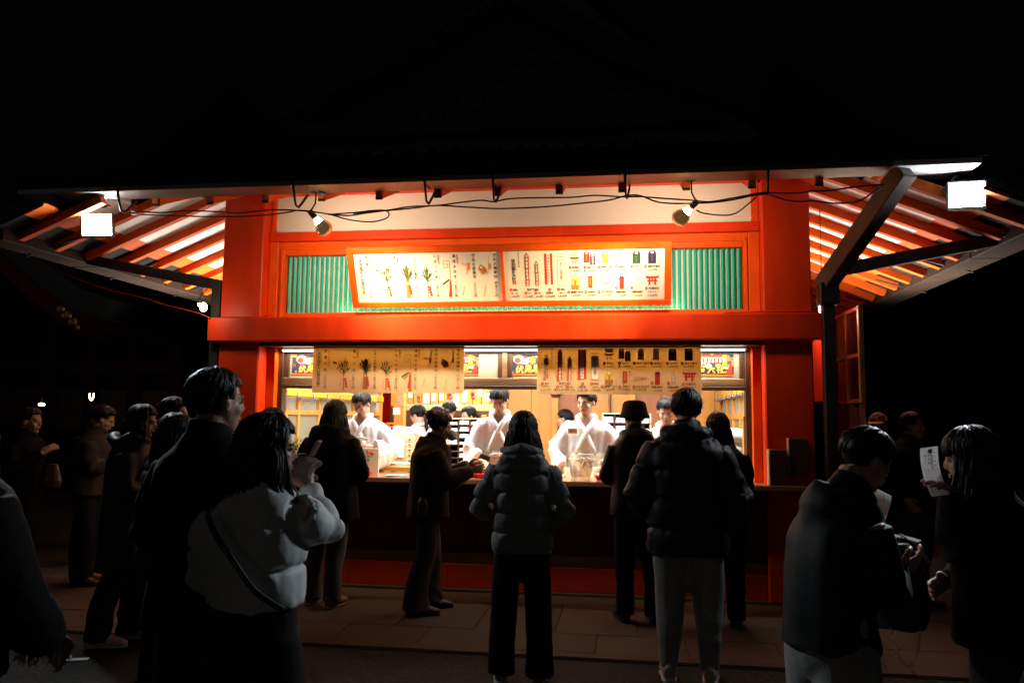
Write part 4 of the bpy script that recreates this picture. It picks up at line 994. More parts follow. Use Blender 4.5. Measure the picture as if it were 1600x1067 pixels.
    bpy.data.meshes.remove(me)
    obj('body', mbb, [SKIN, EYEW, EYEB, LIPS], t, True)
    # ---- hair
    st, ln, hc = hair; hm_ = HAIRB if hc == 'brown' else HAIR
    if st != 'none':
        hb = MB(); ell(hb, (0,-.024,.036), (.0835,.098,.092), 18, 12, T=HM)
        if st in ('long','bangs') and ln > 0:
            p0 = HM @ Vector((0,-.035,.0)); zz = [p0.z, p0.z-.12*1, p0.z-ln*.6, p0.z-ln*.92]
            tube(hb, [(p0.x,p0.y,zz[0]+.03),(p0.x,p0.y-.01,zz[1]),(p0.x*.7,p0.y-.035,zz[2]),(p0.x*.6,p0.y-.04,zz[3])], [(.080,.085),(.092,.075),(.105,.06),(.085,.035)], 14, up=(0,1,0))
        q = random.Random(seed+500)
        for i in range(46):
            az = q.uniform(-PI, PI); th = R(q.uniform(5, 95)); A_ = (.088,.108,.102); d_ = Vector((math.sin(th)*math.sin(az), math.sin(th)*math.cos(az), math.cos(th)))
            if abs(az) < .9 and th > .8: continue
            a_ = Vector((d_.x*A_[0], d_.y*A_[1]-.012, d_.z*A_[2]+.026)); tv = Vector((q.uniform(-1,1), q.uniform(-1,1), -.9))
            tube(hb, [tuple(HM @ p_) for p_ in (a_, a_+d_*.007+tv*.012, a_+d_*.009+tv*.024, a_+d_*q.uniform(.003,.013)+tv*.036)], [.0016,.0015,.0013,.0008], 4)
        hair_locks(hb, HM, 'tied' if st == 'bun' or st == 'tail' else st, ln, seed, 420 if st != 'bun' else 240)
        if st == 'bun':
            bc = HM @ Vector((0,-.105,.075)); ell(hb, tuple(bc), (.05,.05,.046))
            for k in range(5): tube(hb, [tuple(bc+Vector((.043*math.cos(a+k)*math.cos(k*.8), .043*math.sin(a+k), .043*math.cos(a+k)*math.sin(k*.8)))) for a in [j*.7 for j in range(10)]], .011, 6)
        if st == 'tail':
            p = HM @ Vector((0,-.10,.01)); tube(hb, [tuple(p), (p.x,p.y-.05,p.z-.03), (p.x*1.1,p.y-.055,p.z-.15), (p.x*1.1,p.y-.04,p.z-.30)], [.022,.03,.032,.008], 8)
        obj('hair', hb, hm_, t, True)
    if hat == 'bucket':
        mb = MB(); HH = HM @ Matrix.Translation((0,-.012,.03)) @ Matrix.Rotation(R(8),4,'X'); n = 28
        for prof in ([(.0,.103),(.045,.101),(.076,.092),(.091,.074),(.100,.02),(.105,.006),(.119,-.028),(.122,-.040),(.119,-.039),(.101,.004),(.094,.02),(.083,.075),(0,.095)],):
            V = []; F = []
            for i, (a, z) in enumerate(prof):
                for j in range(n): w = 2*PI*j/n; V.append((a*math.cos(w), a*1.16*math.sin(w), z))
            for i in range(len(prof)-1):
                for j in range(n): F.append((i*n+j, (i+1)*n+j, (i+1)*n+(j+1)%n, i*n+(j+1)%n))
            mb.add(V, F, T=HH)
        obj('bucket_hat', mb, mat('black_felt', (.010,.009,.009), .9, var=.2, vs=20, bump=.1, bs=90), t, True)
    if hat == 'cap':
        mb = MB(); ell(mb, (0,-.015,.050), (.092,.112,.080), T=HM); tube(mb, [(0,.06,.045),(0,.13,.035),(0,.165,.028)], [(.075,.008),(.07,.006),(.045,.004)], 12, T=HM); cp = obj('cap', mb, mat('tan_cap', (.30,.20,.12), .8, var=.1), t, True)
        mb = MB(); ell(mb, (.03,.085,.07), (.022,.012,.02), T=HM); obj('cap_badge', mb, BLACK, cp, True)
    if hat == 'beanie':
        mb = MB(); ell(mb, (0,-.02,.045), (.098,.118,.102), T=HM); obj('beanie', mb, mat('blue_grey_knit', (.07,.085,.11), .9, var=.2, vs=25, bump=.4, bs=120), t, True)
    if hat == 'hood':
        mb = MB(); ell(mb, (0,-.035,.02), (.108,.118,.125), T=HM); tube(mb, [(0,lean-.03,1.36),(0,lean-.03,1.46),(0,lean+fwd-.03,1.53)], [(.14,.11),(.12,.10),(.105,.10)], 14)
        me = fuse(mb, .011, 4); v, nn = arrays(me); setco(me, v+nn*(.006*wave(v, 18, seed))[:,None]); finish('hood', me, [top['mat']], t)
    # ---- upper garment
    k = top['kind']; hem = top.get('hem', .80); w = top.get('w', 1.05); sr = top.get('sleeve', 1.)
    g = MB()
    if k == 'robe':
        torso(g, 1.02, w, 1.0, lean, ease=.006, top=1.43)
        for s, (el, wr_) in zip((-1,1), arms):
            sh = np.array((s*.145, lean*.93-.01, 1.35)); el = np.array(el); wr_ = np.array(wr_); wq = el+(wr_-el)*top.get('cut', .62)
            P = [np.array((s*.07, lean*.95-.01, 1.385)), sh, sh+(el-sh)*.45+np.array((s*.01,0,-.005)), sh+(el-sh)*.8+np.array((s*.012,0,-.02)), el+np.array((s*.012,.01,-.035)), el*.6+wq*.4+np.array((s*.012,0,-.075)), wq+np.array((s*.012,0,-.085))]
            tube(g, P, [(.06,.06),(.068,.070),(.066,.085),(.068,.11),(.070,.135),(.072,.15),(.072,.16)], 16)
        me = fuse(g, .0105, 4); v, nn = arrays(me)
        fold = wave(v, 16, seed+3, 6, (1,1,.35)); deep = -np.abs(wave(v, 11, seed+9, 5, (1,.8,.5)))
        am = .013*fold+.020*deep+.005*wave(v, 34, seed+15, 5, (1,1,.3))
        am *= np.clip((np.abs(v[:,0])-.03)/.08, .15, 1)
        v2 = v+nn*am[:,None]; kz = (v[:,2]-1.325)*.62
        cut = (np.abs(v[:,0]) < kz) & (v[:,1] > lean*.5-.02) & (v[:,2] > 1.32)
        keep = [list(p.vertices) for p in me.polygons if not all(cut[i] for i in p.vertices)]
        rb = MB(); rb.add(v2, keep); bpy.data.meshes.remove(me); obj('robe', rb, ROBE, t, True)
        # crossed collar bands
        for s, m_ in ((1,0),(-1,1)):
            cb = MB(); yb = lean; o = .006*m_
            P = [(s*.02,yb-.095,1.462),(s*.070,yb-.06,1.458),(s*.092,yb+.015,1.440),(s*.078,yb+.085+o,1.395),(s*.036,yb*.9+.125+o,1.345),(-s*.012,yb*.75+.148+o,1.275),(-s*.058,yb*.55+.158+o,1.18),(-s*.095,yb*.4+.152+o,1.10)]
            tube(cb, P, [(.013,.022),(.013,.024),(.014,.026),(.016,.027),(.016,.028),(.014,.028),(.012,.026),(.010,.02)], 8, up=(0,-.3,1)); obj('collar_band', cb, ROBE, t, True)
        ob = MB(); tube(ob, [(0,lean*.12,1.0),(0,lean*.2,1.04),(0,lean*.25,1.10),(0,lean*.3,1.12)], [(.188,.148),(.186,.146),(.186,.146),(.178,.14)], 24); o_ = obj('sash', ob, top.get('sash', HAKAMA), t, True)
        if top.get('bow'):
            bw = MB(); yb = lean*.2+.155
            for s in (-1,1): ell(bw, (s*.045,yb,1.055), (.05,.014,.018), rot=(0,R(12)*s,0)); ell(bw, (s*.025,yb,1.02), (.012,.010,.035), rot=(0,R(-18)*s,0))
            ell(bw, (0,yb+.008,1.055), (.018,.016,.02)); obj('bow', bw, ROBE, o_, True)
    else:
        torso(g, hem, w, top.get('d', 1.06), lean, flare=top.get('flare', 0.), ease=.012)
        bones = [((0,0,hem),(0,lean,1.45))]
        for s, (el, wr_) in zip((-1,1), arms):
            sh = (s*(.152+.02*(w-1)), lean*.93-.01, 1.345); A = armpts(sh, el, wr_, top.get('cut', .97))
            tube(g, A, [(.076*sr),(.073*sr),(.067*sr),(.066*sr),(.061*sr),(.055*sr),(.044*sr)], 14)
            bones += [(sh, tuple(el)), (tuple(el), tuple(wr_))]
        if top.get('collar', 1): tube(g, [(0,lean-.016,1.42),(0,lean-.012+fwd*.2,1.475),(0,lean-.012+fwd*.5,1.515)], [(.095,.092),(.082,.08),(.078,.076)], 16)
        if top.get('hood'):
            hd = top['hood']; c = (0, lean-.10, 1.40)
            ell(g, c, (.15*hd,.075,.10*hd)); ell(g, (0,lean-.125,1.345), (.115*hd,.06,.09)); tube(g, [(-.12*hd,lean+.02,1.44),(-.12*hd,lean-.07,1.45),(0,lean-.12,1.475),(.12*hd,lean-.07,1.45),(.12*hd,lean+.02,1.44)], .034*hd, 10)
        if top.get('fur'):
            for i in range(26):
                a = 2*PI*i/26; ell(g, (.125*math.cos(a), lean-.03+.11*math.sin(a), 1.455+.02*math.sin(a*3)), (.05,.05,.045))
        me = fuse(g, top.get('vox', .0135), 4); v, nn = arrays(me)
        D = []; TT = []
        for a, c in bones:
            dd, tt = segdist(v, a, c); D.append(dd*(.45 if a is bones[0][0] else 1)); TT.append(tt)
        D = np.array(D); TT = np.array(TT); bi = D.argmin(0); tt = TT[bi, np.arange(len(v))]
        am = np.zeros(len(v))
        if 'quilt' in top:
            per, amp = top['quilt']; ph = tt/per+.10*wave(v, 6, seed, 4); am += amp*(np.abs(np.sin(PI*ph))**.45-.75)
            puck = np.abs(np.sin(PI*ph)); am -= amp*.55*np.exp(-(puck/.16)**2)
            am += amp*.35*(1-puck)*wave(v, 60, seed+4, 4, (1,1,.5))+amp*.38*wave(v, 15, seed+5, 5)
        am += top.get('wr', .007)*(wave(v, 13, seed, 6, (1,1,.55))-.8*np.abs(wave(v, 9, seed+2, 5, (1,1,.8))))
        if top.get('fuzz'): am += top['fuzz']*wave(v, 95, seed+7, 7)
        am = np.maximum(am, np.where(bi == 0, -.022, -.012))
        setco(me, v+nn*am[:,None]); finish(top.get('name', 'coat'), me, [top['mat']], t)
        if top.get('name') == 'puffer_jacket':
            hb = MB(); torso(hb, hem-.012, w*.985, top.get('d',1.06)*.985, lean, top=hem+.04, ease=.004); 
    # ---- lower garment
    if bottom['kind'] == 'hakama':
        g = MB(); tube(g, [(0,lean*.2,1.08),(0,.0,.9),(0,0,.6),(0,0,.12)], [(.18,.14),(.21,.165),(.235,.19),(.265,.22)], 24); me = fuse(g, .016, 2); v, nn = arrays(me)
        a = np.arctan2(v[:,1], v[:,0]); setco(me, v+nn*(.012*(np.abs(np.sin(a*9))-.5)+.006*wave(v, 9, seed))[:,None]); finish('hakama', me, [bottom['mat']], t)
    else:
        rr = {'wide':(.098,.090,.088,.094),'straight':(.100,.086,.076,.080),'slim':(.096,.070,.056,.058),'sweat':(.112,.098,.080,.058),'flare':(.104,.092,.098,.125)}[bottom['kind']]
        g = MB(); ell(g, (0,-.005,.90), (.178,.142,.14)); tube(g, [(0,0,.88),(0,0,1.0),(0,lean*.1,1.10)], [(.172,.138),(.164,.132),(.150,.120)], 16)
        for s, (fx, fy) in zip((-1,1), feet):
            z0 = bottom.get('z', .045)
            tube(g, [(s*.082,0,.90),(s*.098,.008,.72),(s*.10+(fx-s*.1)*.5,.02+fy*.45,.48),(fx,fy*.9-.012,.26),(fx,fy-.015,z0)], [rr[0]*1.02,rr[0],rr[1],rr[2],rr[3]], 16)
        me = fuse(g, .014, 3); v, nn = arrays(me)
        low = np.clip((.5-v[:,2])/.4, 0, 1)
        am = .006*wave(v, 14, seed+11, 6, (1,1,.5))-.007*np.abs(wave(v, 10, seed+12, 5, (1,1,.35)))+low*.007*np.sin(v[:,2]*48+5*wave(v, 5, seed))*np.clip(wave(v, 8, seed+21)+.3,0,1)
        setco(me, v+nn*am[:,None]); finish('trousers', me, [bottom['mat']], t)
    # ---- shoes
    if shoes:
        for s, (fx, fy) in zip((-1,1), feet):
            g = MB(); P = [(fx,fy-.085,.055),(fx,fy-.05,.060),(fx+s*.006,fy+.03,.055),(fx+s*.016,fy+.11,.042),(fx+s*.022,fy+.165,.034),(fx+s*.024,fy+.19,.030)]
            tube(g, P, [(.030,.046),(.040,.056),(.045,.050),(.048,.036),(.042,.028),(.022,.018)], 12)
            tube(g, [(fx,fy-.03,.06),(fx,fy-.025,.115)], [(.042,.05),(.044,.048)], 12)
            me = fuse(g, .008, 2); v, _ = arrays(me); v[:,2] = np.maximum(v[:,2], .016); setco(me, v); sh_ = finish('shoe', me, [shoes[0]], t)
            so = MB(); tube(so, [(fx,fy-.095,.012),(fx,fy-.06,.012),(fx+s*.006,fy+.03,.012),(fx+s*.016,fy+.11,.012),(fx+s*.024,fy+.19,.014)], [(.030,.013),(.044,.014),(.046,.013),(.050,.013),(.026,.012)], 12); obj('sole', so, shoes[1], sh_, True)
    return t
def cloth(name, c, rough=.85, bs=140, bump=.25, sheen=.0, var=.15, spec=.3): return mat(name, c, rough, var=var, vs=7, bump=bump, bs=bs, sheen=sheen, spec=spec)
NYL = lambda n, c, ro=.42: mat(n, c, ro, var=.08, vs=6, bump=.10, bs=40, spec=.3)
C_navy = NYL('navy_black_nylon', (.007,.010,.013), .58); C_grey = NYL('grey_green_nylon', (.27,.285,.28), .6); C_white = NYL('white_nylon', (.78,.80,.80), .55)
C_black = cloth('black_wool', (.005,.0045,.0045), spec=.12); C_black2 = NYL('black_nylon', (.006,.007,.008), .5); C_olive = cloth('dark_olive_wool', (.008,.009,.006), spec=.15); C_choc = cloth('chocolate_fleece', (.024,.007,.004), .95, 90, .6, .1)
C_char = cloth('charcoal_wool', (.011,.0105,.0105), spec=.12); C_dkblue = NYL('blue_black_nylon', (.003,.0042,.0055), .65); C_grey2 = cloth('slate_grey_wool', (.014,.018,.021), spec=.15); C_leather = mat('black_leather', (.010,.007,.006), .5, spec=.3, var=.15, bump=.15, bs=50)
B_black = cloth('black_trouser_cloth', (.004,.004,.004)); B_jean = cloth('pale_blue_denim', (.17,.17,.17), .9, 160); B_grey = cloth('grey_denim', (.07,.066,.064), .9, 160); B_light = cloth('light_grey_jersey', (.36,.36,.35), .9, 120, .2); B_char = cloth('charcoal_trouser_cloth', (.02,.02,.02))
S_beige = (mat('beige_suede', (.40,.22,.13), .8, var=.1), mat('pale_rubber', (.5,.36,.25), .6, var=.05)); S_brown = (mat('brown_leather', (.10,.035,.018), .5, var=.2), BLACK); S_white = (mat('white_sneaker', (.62,.52,.46), .6, var=.08), mat('white_rubber', (.66,.60,.56), .6, var=0)); S_black = (BLACK, BLACK); S_grey = (mat('grey_sneaker', (.25,.24,.24), .6, var=.1), PAPER)
front = lambda x=.13, y=.30, z=1.05: (((-.235,.05,1.10),(-x,y,z)), ((.235,.05,1.10),(x,y,z)))
pocket = (((-.24,-.06,1.11),(-.19,.10,.93)), ((.24,-.06,1.11),(.19,.10,.93)))

# --- clerks in white robes behind the counter
ck = dict(kind='robe', mat=ROBE, w=1.06, bow=True)
person('clerk in white robe and glasses bowing over a small packet', (-1.71,.74,.10), 178, 1.72, lean=.06, fwd=.06, pit=34, yw=-14, arms=(((-.30,.05,1.15),(-.10,.31,1.155)), ((.29,.06,1.14),(.11,.30,1.10))), top=ck, bottom=dict(kind='hakama', mat=HAKAMA), hair=('short',0,'black'), fine=True, group='clerks in white robes', seed=3, hp=({'d':(.75,.25,-.1),'pn':(0,.1,1),'curl':.5,'side':1},{'d':(-.5,.5,.1),'pn':(0,-.1,1),'curl':.4,'side':-1}))
person('clerk in white robe stooping with lowered head, hand reaching down behind the red trays', (-.29,.74,.11), 180, 1.76, lean=.10, fwd=.07, pit=36, yw=-4, arms=(((-.27,.12,1.12),(-.12,.36,.99)), ((.28,.14,1.13),(.10,.37,.985))), top=dict(ck, cut=.55), bottom=dict(kind='hakama', mat=HAKAMA), hair=('short',0,'black'), fine=True, group='clerks in white robes', seed=5, hp=({'d':(.2,.5,-.8),'pn':(.2,-.8,-.4),'curl':.6},{'d':(-.2,.5,-.8),'pn':(-.2,-.8,-.4),'curl':.6}))
person('upright clerk in white robe with a name tag, looking sideways', (.56,.72,.075), 180, 1.77, lean=.03, fwd=.035, pit=8, yw=-26, arms=(((-.30,.06,1.13),(-.09,.31,.945)), ((.30,.06,1.13),(.155,.33,.935))), top=ck, bottom=dict(kind='hakama', mat=HAKAMA), hair=('short',0,'black'), fine=True, group='clerks in white robes', seed=8, hp=({'d':(.1,.4,-.8),'pn':(.1,.7,-.5),'curl':.9},{'d':(-.1,.4,-.8),'pn':(-.1,.7,-.5),'curl':.9}))
person('clerk in white robe mostly hidden behind the man in the dark puffer jacket', (1.34,.85,.05), 176, 1.72, lean=.06, fwd=.05, pit=25, arms=front(.12,.3,1.1), top=ck, bottom=dict(kind='hakama', mat=HAKAMA), fine=True, group='clerks in white robes', seed=12)
# --- shrine maidens at the back
mk = dict(kind='robe', mat=ROBE, w=.98, sash=REDH)
for lab, x, y, a, st, yw_, pt, H_ in (('shrine maiden in profile with dark hair, nearest the toy gateway', -1.60, 2.5, 75, 'tail', 0, 14, 1.66), ('shrine maiden with hair tied back, second from the alcove', -1.37, 2.4, -60, 'tail', 0, 14, 1.64), ('taller shrine maiden facing the alcove with a ponytail', -1.34, 3.0, 10, 'tail', -10, 5, 1.72), ('shrine maiden whose face shows just over the pigeonhole shelf', -1.03, 2.9, 120, 'tail', 10, 12, 1.65)):
    person(lab, (x, y, .05), a, H_, pit=pt, yw=yw_, arms=front(.1,.28,1.1), top=mk, bottom=dict(kind='hakama', mat=REDH), hair=(st,0,'black'), group='shrine maidens at the back', seed=int(abs(x*100)), fine=(x < -1.6 or x > -1.1))
person('dark-haired man looking sideways at the far back of the room', (.20,3.0,.05), 85, 1.62, pit=4, arms=pocket, top=dict(kind='coat', mat=C_char, hem=.85), bottom=dict(kind='straight', mat=B_char), hair=('short',0,'black'), fine=True, seed=31)

# --- customers at the counter
person('long-haired woman in a long black hooded coat at the left of the counter', (-1.54,-.70,0), -8, 1.69, lean=.05, fwd=.05, pit=10, yw=-8, arms=(((-.29,.05,1.12),(-.13,.27,1.06)), ((.31,.02,1.10),(.16,.27,1.06))), top=dict(kind='coat', mat=C_black, hem=.70, w=1.26, d=1.25, flare=.30, sleeve=1.3, hood=1.12, wr=.010), bottom=dict(kind='straight', mat=B_jean), shoes=S_beige, hair=('long',.30,'black'), feet=((-.11,.02),(.10,-.04)), seed=41)
person('woman with a hair bun in brown fleece and flared jeans, side on at the counter', (-.66,-.76,0), -76, 1.60, lean=.05, fwd=.05, pit=14, yw=4, arms=(((-.235,.13,1.12),(-.11,.36,1.23)), ((.235,.14,1.11),(.10,.37,1.21))), top=dict(kind='coat', name='fleece_jacket', mat=C_choc, hem=.80, w=1.18, d=1.28, sleeve=1.38, fuzz=.0022, wr=.011, collar=1, hood=.72), bottom=dict(kind='flare', mat=B_grey), shoes=S_brown, hair=('bun',0,'brown'), feet=((-.11,.05),(.11,-.07)), seed=43, hp=({'d':(.1,.9,.1),'pn':(.9,0,0),'curl':.7},{'d':(-.1,.9,.1),'pn':(-.9,0,0),'curl':.7}), fine=True)
person('brown-haired woman in a grey quilted jacket and wide black trousers', (.32,-2.33,0), 2, 1.595, lean=.03, fwd=.03, pit=6, arms=(((-.30,.0,1.06),(-.15,.24,1.04)), ((.30,.0,1.06),(.15,.24,1.04))), top=dict(kind='coat', name='puffer_jacket', mat=C_grey, hem=.81, w=1.03, d=1.05, sleeve=1.02, hood=.98, vox=.0095, quilt=(.125,.021), wr=.004), bottom=dict(kind='wide', mat=B_black), shoes=S_grey, hair=('long',.215,'brown'), feet=((-.12,.0),(.12,.0)), seed=47)
person('man in a black bucket hat and dark hooded jacket at the counter', (1.03,-.74,0), 14, 1.70, lean=.04, fwd=.04, pit=10, yw=6, arms=front(.13,.28,1.08), top=dict(kind='coat', mat=C_leather, hem=.80, w=1.12, d=1.12, sleeve=1.12, hood=.9, wr=.010), bottom=dict(kind='straight', mat=B_black), shoes=S_black, hair=('short',0,'black'), hat='bucket', feet=((-.10,.02),(.12,-.05)), seed=53)
person('person with long dark hair in black at the right end of the counter', (1.68,-.74,0), 5, 1.62, lean=.06, fwd=.05, pit=14, arms=front(.12,.28,1.06), top=dict(kind='coat', mat=C_black2, hem=.72, w=1.08, sleeve=1.1, wr=.009), bottom=dict(kind='straight', mat=B_black), shoes=S_black, hair=('long',.28,'brown'), seed=57)
person('broad man in a dark puffer jacket and light grey sweatpants', (1.32,-2.14,0), -3, 1.745, lean=.02, fwd=.02, pit=4, yw=7, arms=(((-.31,-.02,1.07),(-.20,.16,.93)), ((.31,-.02,1.07),(.20,.16,.93))), top=dict(kind='coat', name='puffer_jacket', mat=C_navy, hem=.72, w=1.24, d=1.28, sleeve=1.30, hood=1.02, vox=.0115, quilt=(.17,.024), wr=.006), bottom=dict(kind='sweat', mat=B_light, z=.08), shoes=S_white, hair=('short',0,'black'), feet=((-.115,.0),(.115,.0)), seed=61)
# --- people waiting in front, left
person('tall man in a dark olive jacket on the left, face turned aside', (-.60,-4.38,0), -18, 1.725, lean=.0, fwd=.03, pit=0, yw=-17, arms=pocket, top=dict(kind='coat', name='jacket', mat=C_olive, hem=.78, w=1.12, d=1.12, sleeve=1.12, wr=.008), bottom=dict(kind='straight', mat=B_black), shoes=S_black, hair=('short',0,'black'), seed=67, fine=True)
person('black-haired woman with glasses in a short white puffer jacket, one arm raised', (-.265,-4.65,0), -5, 1.56, lean=.02, fwd=.03, pit=6, yw=-48, arms=(((-.205,-.03,1.12),(-.14,.14,1.04)), ((.195,.17,1.27),(.05,.265,1.43))), top=dict(kind='coat', name='puffer_jacket', mat=C_white, hem=1.02, w=.90, d=1.05, flare=.08, sleeve=1.08, hood=0, vox=.0095, quilt=(.150,.024), wr=.008, cut=.86), bottom=dict(kind='wide', mat=B_black), shoes=S_black, hair=('long',.25,'black'), seed=71, fine=True, hp=({},{'d':(-.3,.1,.9),'pn':(-.6,.7,0),'curl':1.3}))
person('person in a blue-grey beanie and black coat beside the left pillar', (-1.72,-1.45,0), -12, 1.60, pit=12, yw=-10, arms=front(.12,.26,1.1), top=dict(kind='coat', mat=C_black, hem=.75, w=1.08, wr=.008), bottom=dict(kind='straight', mat=B_black), shoes=S_black, hair=('short',0,'black'), hat='beanie', seed=73)
person('woman with sleek black hair and a fur-collared long coat, in profile, pale sneakers', (-2.50,-2.0,0), -72, 1.62, lean=.03, fwd=.05, pit=8, yw=-4, arms=front(.12,.24,1.02), top=dict(kind='coat', mat=C_black2, hem=.52, w=1.1, d=1.12, sleeve=1.1, fur=1, wr=.008), bottom=dict(kind='wide', mat=B_black), shoes=S_white, hair=('long',.12,'black'), feet=((-.10,.06),(.11,-.10)), seed=79, fine=True)
person('woman with glossy dark hair in a shiny black jacket behind the tall man', (-1.74,-2.75,0), -35, 1.56, pit=10, yw=-10, arms=front(), top=dict(kind='coat', mat=C_black2, hem=.75, w=1.12, sleeve=1.15, quilt=(.15,.015)), bottom=dict(kind='straight', mat=B_black), shoes=S_black, hair=('long',.22,'black'), seed=83)
person('man with short hair standing further back between the tall man and the post', (-2.40,-1.70,0), -60, 1.68, pit=5, yw=-10, arms=pocket, top=dict(kind='coat', mat=C_char, hem=.75, w=1.1), bottom=dict(kind='straight', mat=B_black), shoes=S_black, hair=('short',0,'black'), seed=89, fine=True)
PATT = mat('patterned_brown_fabric', (.032,.019,.014), .85, var=.9, vs=14)
person('person with bowed head in a patterned brown jacket, far left', (-4.0,-.33,0), -68, 1.63, lean=.04, fwd=.06, pit=24, yw=0, arms=front(.10,.26,1.15), top=dict(kind='coat', name='jacket', mat=PATT, hem=.85, w=1.12, sleeve=1.1), bottom=dict(kind='wide', mat=B_black), shoes=S_brown, hair=('short',0,'black'), seed=97, fine=True)
person('short-haired person in black with a bag, red-lit profile, at the far left', (-4.22,-.92,0), -82, 1.60, lean=.02, pit=2, yw=-6, arms=(((-.26,.0,1.12),(-.12,.24,1.05)), ((.27,.06,1.13),(.10,.24,1.30))), top=dict(kind='coat', mat=C_black, hem=.55, w=1.12, d=1.15), bottom=dict(kind='straight', mat=B_black), shoes=S_black, hair=('short',0,'black'), seed=101, fine=True)
person('faint figure in the dark beyond the left crowd', (-5.3,1.6,0), -100, 1.66, arms=pocket, top=dict(kind='coat', mat=C_char, hem=.75), bottom=dict(kind='straight', mat=B_black), hair=('short',0,'black'), seed=103)
person('person in a dark fringed knitted top cut off by the left edge', (-.86,-5.32,0), -8, 1.66, lean=.02, arms=(((-.27,.0,1.1),(-.2,.2,1.0)), ((.30,.02,1.10),(.27,.16,.98))), top=dict(kind='coat', name='sweater', mat=C_black, hem=.90, w=1.22, d=1.2, sleeve=1.3, fuzz=.002), bottom=dict(kind='wide', mat=B_black), hair=('long',.2,'black'), seed=107)
# --- right side
person('man with bowed head in a big dark coat and pale trousers reading a paper slip', (1.62,-4.32,0), -65, 1.54, lean=.09, fwd=.10, pit=38, yw=-6, arms=(((-.20,.06,1.10),(-.11,.24,1.21)), ((.20,.12,1.08),(-.02,.35,1.15))), top=dict(kind='coat', mat=C_dkblue, hem=.89, w=.90, d=1.08, sleeve=1.0, hood=.85, wr=.012), bottom=dict(kind='sweat', mat=B_light), shoes=S_grey, hair=('short',0,'black'), seed=109, fine=True, hp=({'d':(.2,.8,.3),'pn':(.7,.1,.6),'curl':.5},{'d':(.0,.8,.3),'pn':(-.7,.1,.6),'curl':.5}))
person('long-haired woman with bangs holding a printed paper up in front of her', (2.30,-3.98,0), 58, 1.54, lean=.03, fwd=.05, pit=12, yw=4, arms=(((-.235,.10,1.20),(-.19,.12,1.455)), ((.22,.12,1.10),(.05,.20,1.05))), top=dict(kind='coat', mat=C_black, hem=.84, w=1.14, d=1.14, sleeve=1.15), bottom=dict(kind='wide', mat=B_char), shoes=S_black, hair=('bangs',.34,'black'), seed=113, fine=True, hp=({'d':(-.8,.25,.25),'pn':(.2,.3,-.9),'curl':.25},{}))
person('person in a slate-grey coat cut off by the right edge of the view', (2.16,-4.96,0), 30, 1.60, lean=.03, arms=pocket, top=dict(kind='coat', mat=C_grey2, hem=.70, w=1.12, d=1.1, sleeve=1.15), bottom=dict(kind='wide', mat=B_black), shoes=S_black, hair=('long',.25,'black'), seed=127)
person('dim figure in a dark coat behind the short-haired person on the far left', (-4.75,.7,0), -95, 1.64, pit=6, arms=pocket, top=dict(kind='coat', mat=C_black, hem=.75), bottom=dict(kind='straight', mat=B_black), hair=('long',.2,'black'), seed=149)
person('dim figure glimpsed between the patterned jacket and the fur-collared woman', (-3.35,.55,0), -80, 1.60, pit=4, arms=pocket, top=dict(kind='coat', mat=C_char, hem=.75), bottom=dict(kind='straight', mat=B_black), hair=('short',0,'black'), seed=151)
person('man in a padded jacket in the right background, face lit red', (3.42,.30,0), -148, 1.64, pit=2, yw=26, arms=pocket, top=dict(kind='coat', name='puffer_jacket', mat=C_char, hem=.80, w=1.14, sleeve=1.2, quilt=(.12,.014)), bottom=dict(kind='straight', mat=B_grey), shoes=S_brown, hair=('short',0,'black'), seed=137, fine=True)
person('person in a tan cap behind the glancing man in the right background', (3.42,1.15,0), 150, 1.64, pit=6, arms=pocket, top=dict(kind='coat', mat=C_black, hem=.80), bottom=dict(kind='straight', mat=B_black), hair=('short',0,'black'), hat='cap', seed=139)
# ================================================================== things on the counter, carried things, surroundings
Z = 1.0165
trm = None
for lab, x, y in (('red plastic tray on the counter before the stooping clerk, left one of the pair', -.485, .13), ('red plastic tray on the counter before the stooping clerk, right one of the pair', -.285, .06), ('red plastic tray on the counter in front of the clerk with the name tag', .775, .14), ('red plastic tray half hidden behind the woman with the hair bun', -.93, .12)):
    t = thing('tray', lab, 'tray', (x, y, Z), (0,0,rnd.uniform(-.06,.06)), 'red trays on the counter')
    mb = MB(); V = []; n = 4
    prof = [(.0,.0,.003),(.088,.060,.0),(.106,.078,.034),(.110,.082,.036),(.110,.082,.033),(.104,.076,.030),(.086,.058,.005)]
    for a, b_, z in prof:
        for sx, sy in ((-1,-1),(1,-1),(1,1),(-1,1)): V.append((sx*a, sy*b_, z))
    F = [(i*4+j, i*4+(j+1)%4, (i+1)*4+(j+1)%4, (i+1)*4+j) for i in range(len(prof)-1) for j in range(4)]+[(24,25,26,27)]
    mb.add(V, F); obj('tray_body', mb, TRAY, t)
t = thing('charm_stand', 'white display board with dangling red charms on the counter beside the bowing clerk', 'display', (-1.475, .16, Z))
bx('board', PAPER, t, -.10, .10, 0, .012, .0, .245, .002); bx('foot', TRAY, t, -.10, .04, -.05, .0, 0, .035, .004)
q = random.Random(12)
for i in range(5):
    mb = MB(); ell(mb, (0,0,0), (.011,.006,.012), 8, 6); obj('bead', mb, (REDC, MATS['ink_wood'], MATS['ink_green'])[i%3 if i else 0], t, True, (-.005+q.uniform(-.02,.02), -.008, .22-.042*i))
mb = MB(); ell(mb, (0,0,0), (.02,.006,.016)); obj('bead', mb, REDC, t, True, (.035,-.008,.20))
mb = MB(); tube(mb, [(.0,-.006,.24),(-.004,-.006,.15),(.002,-.006,.04)], .0018, 5); obj('string', mb, MATS['ink_wood'], t)
mb = MB()
for k in range(3): box(mb, -.10+.01*k, .10, -.07, .06-.01*k, .0035*k, .0035*k+.003, .0005, T=Matrix.Rotation(.12*k,4,'Z'))
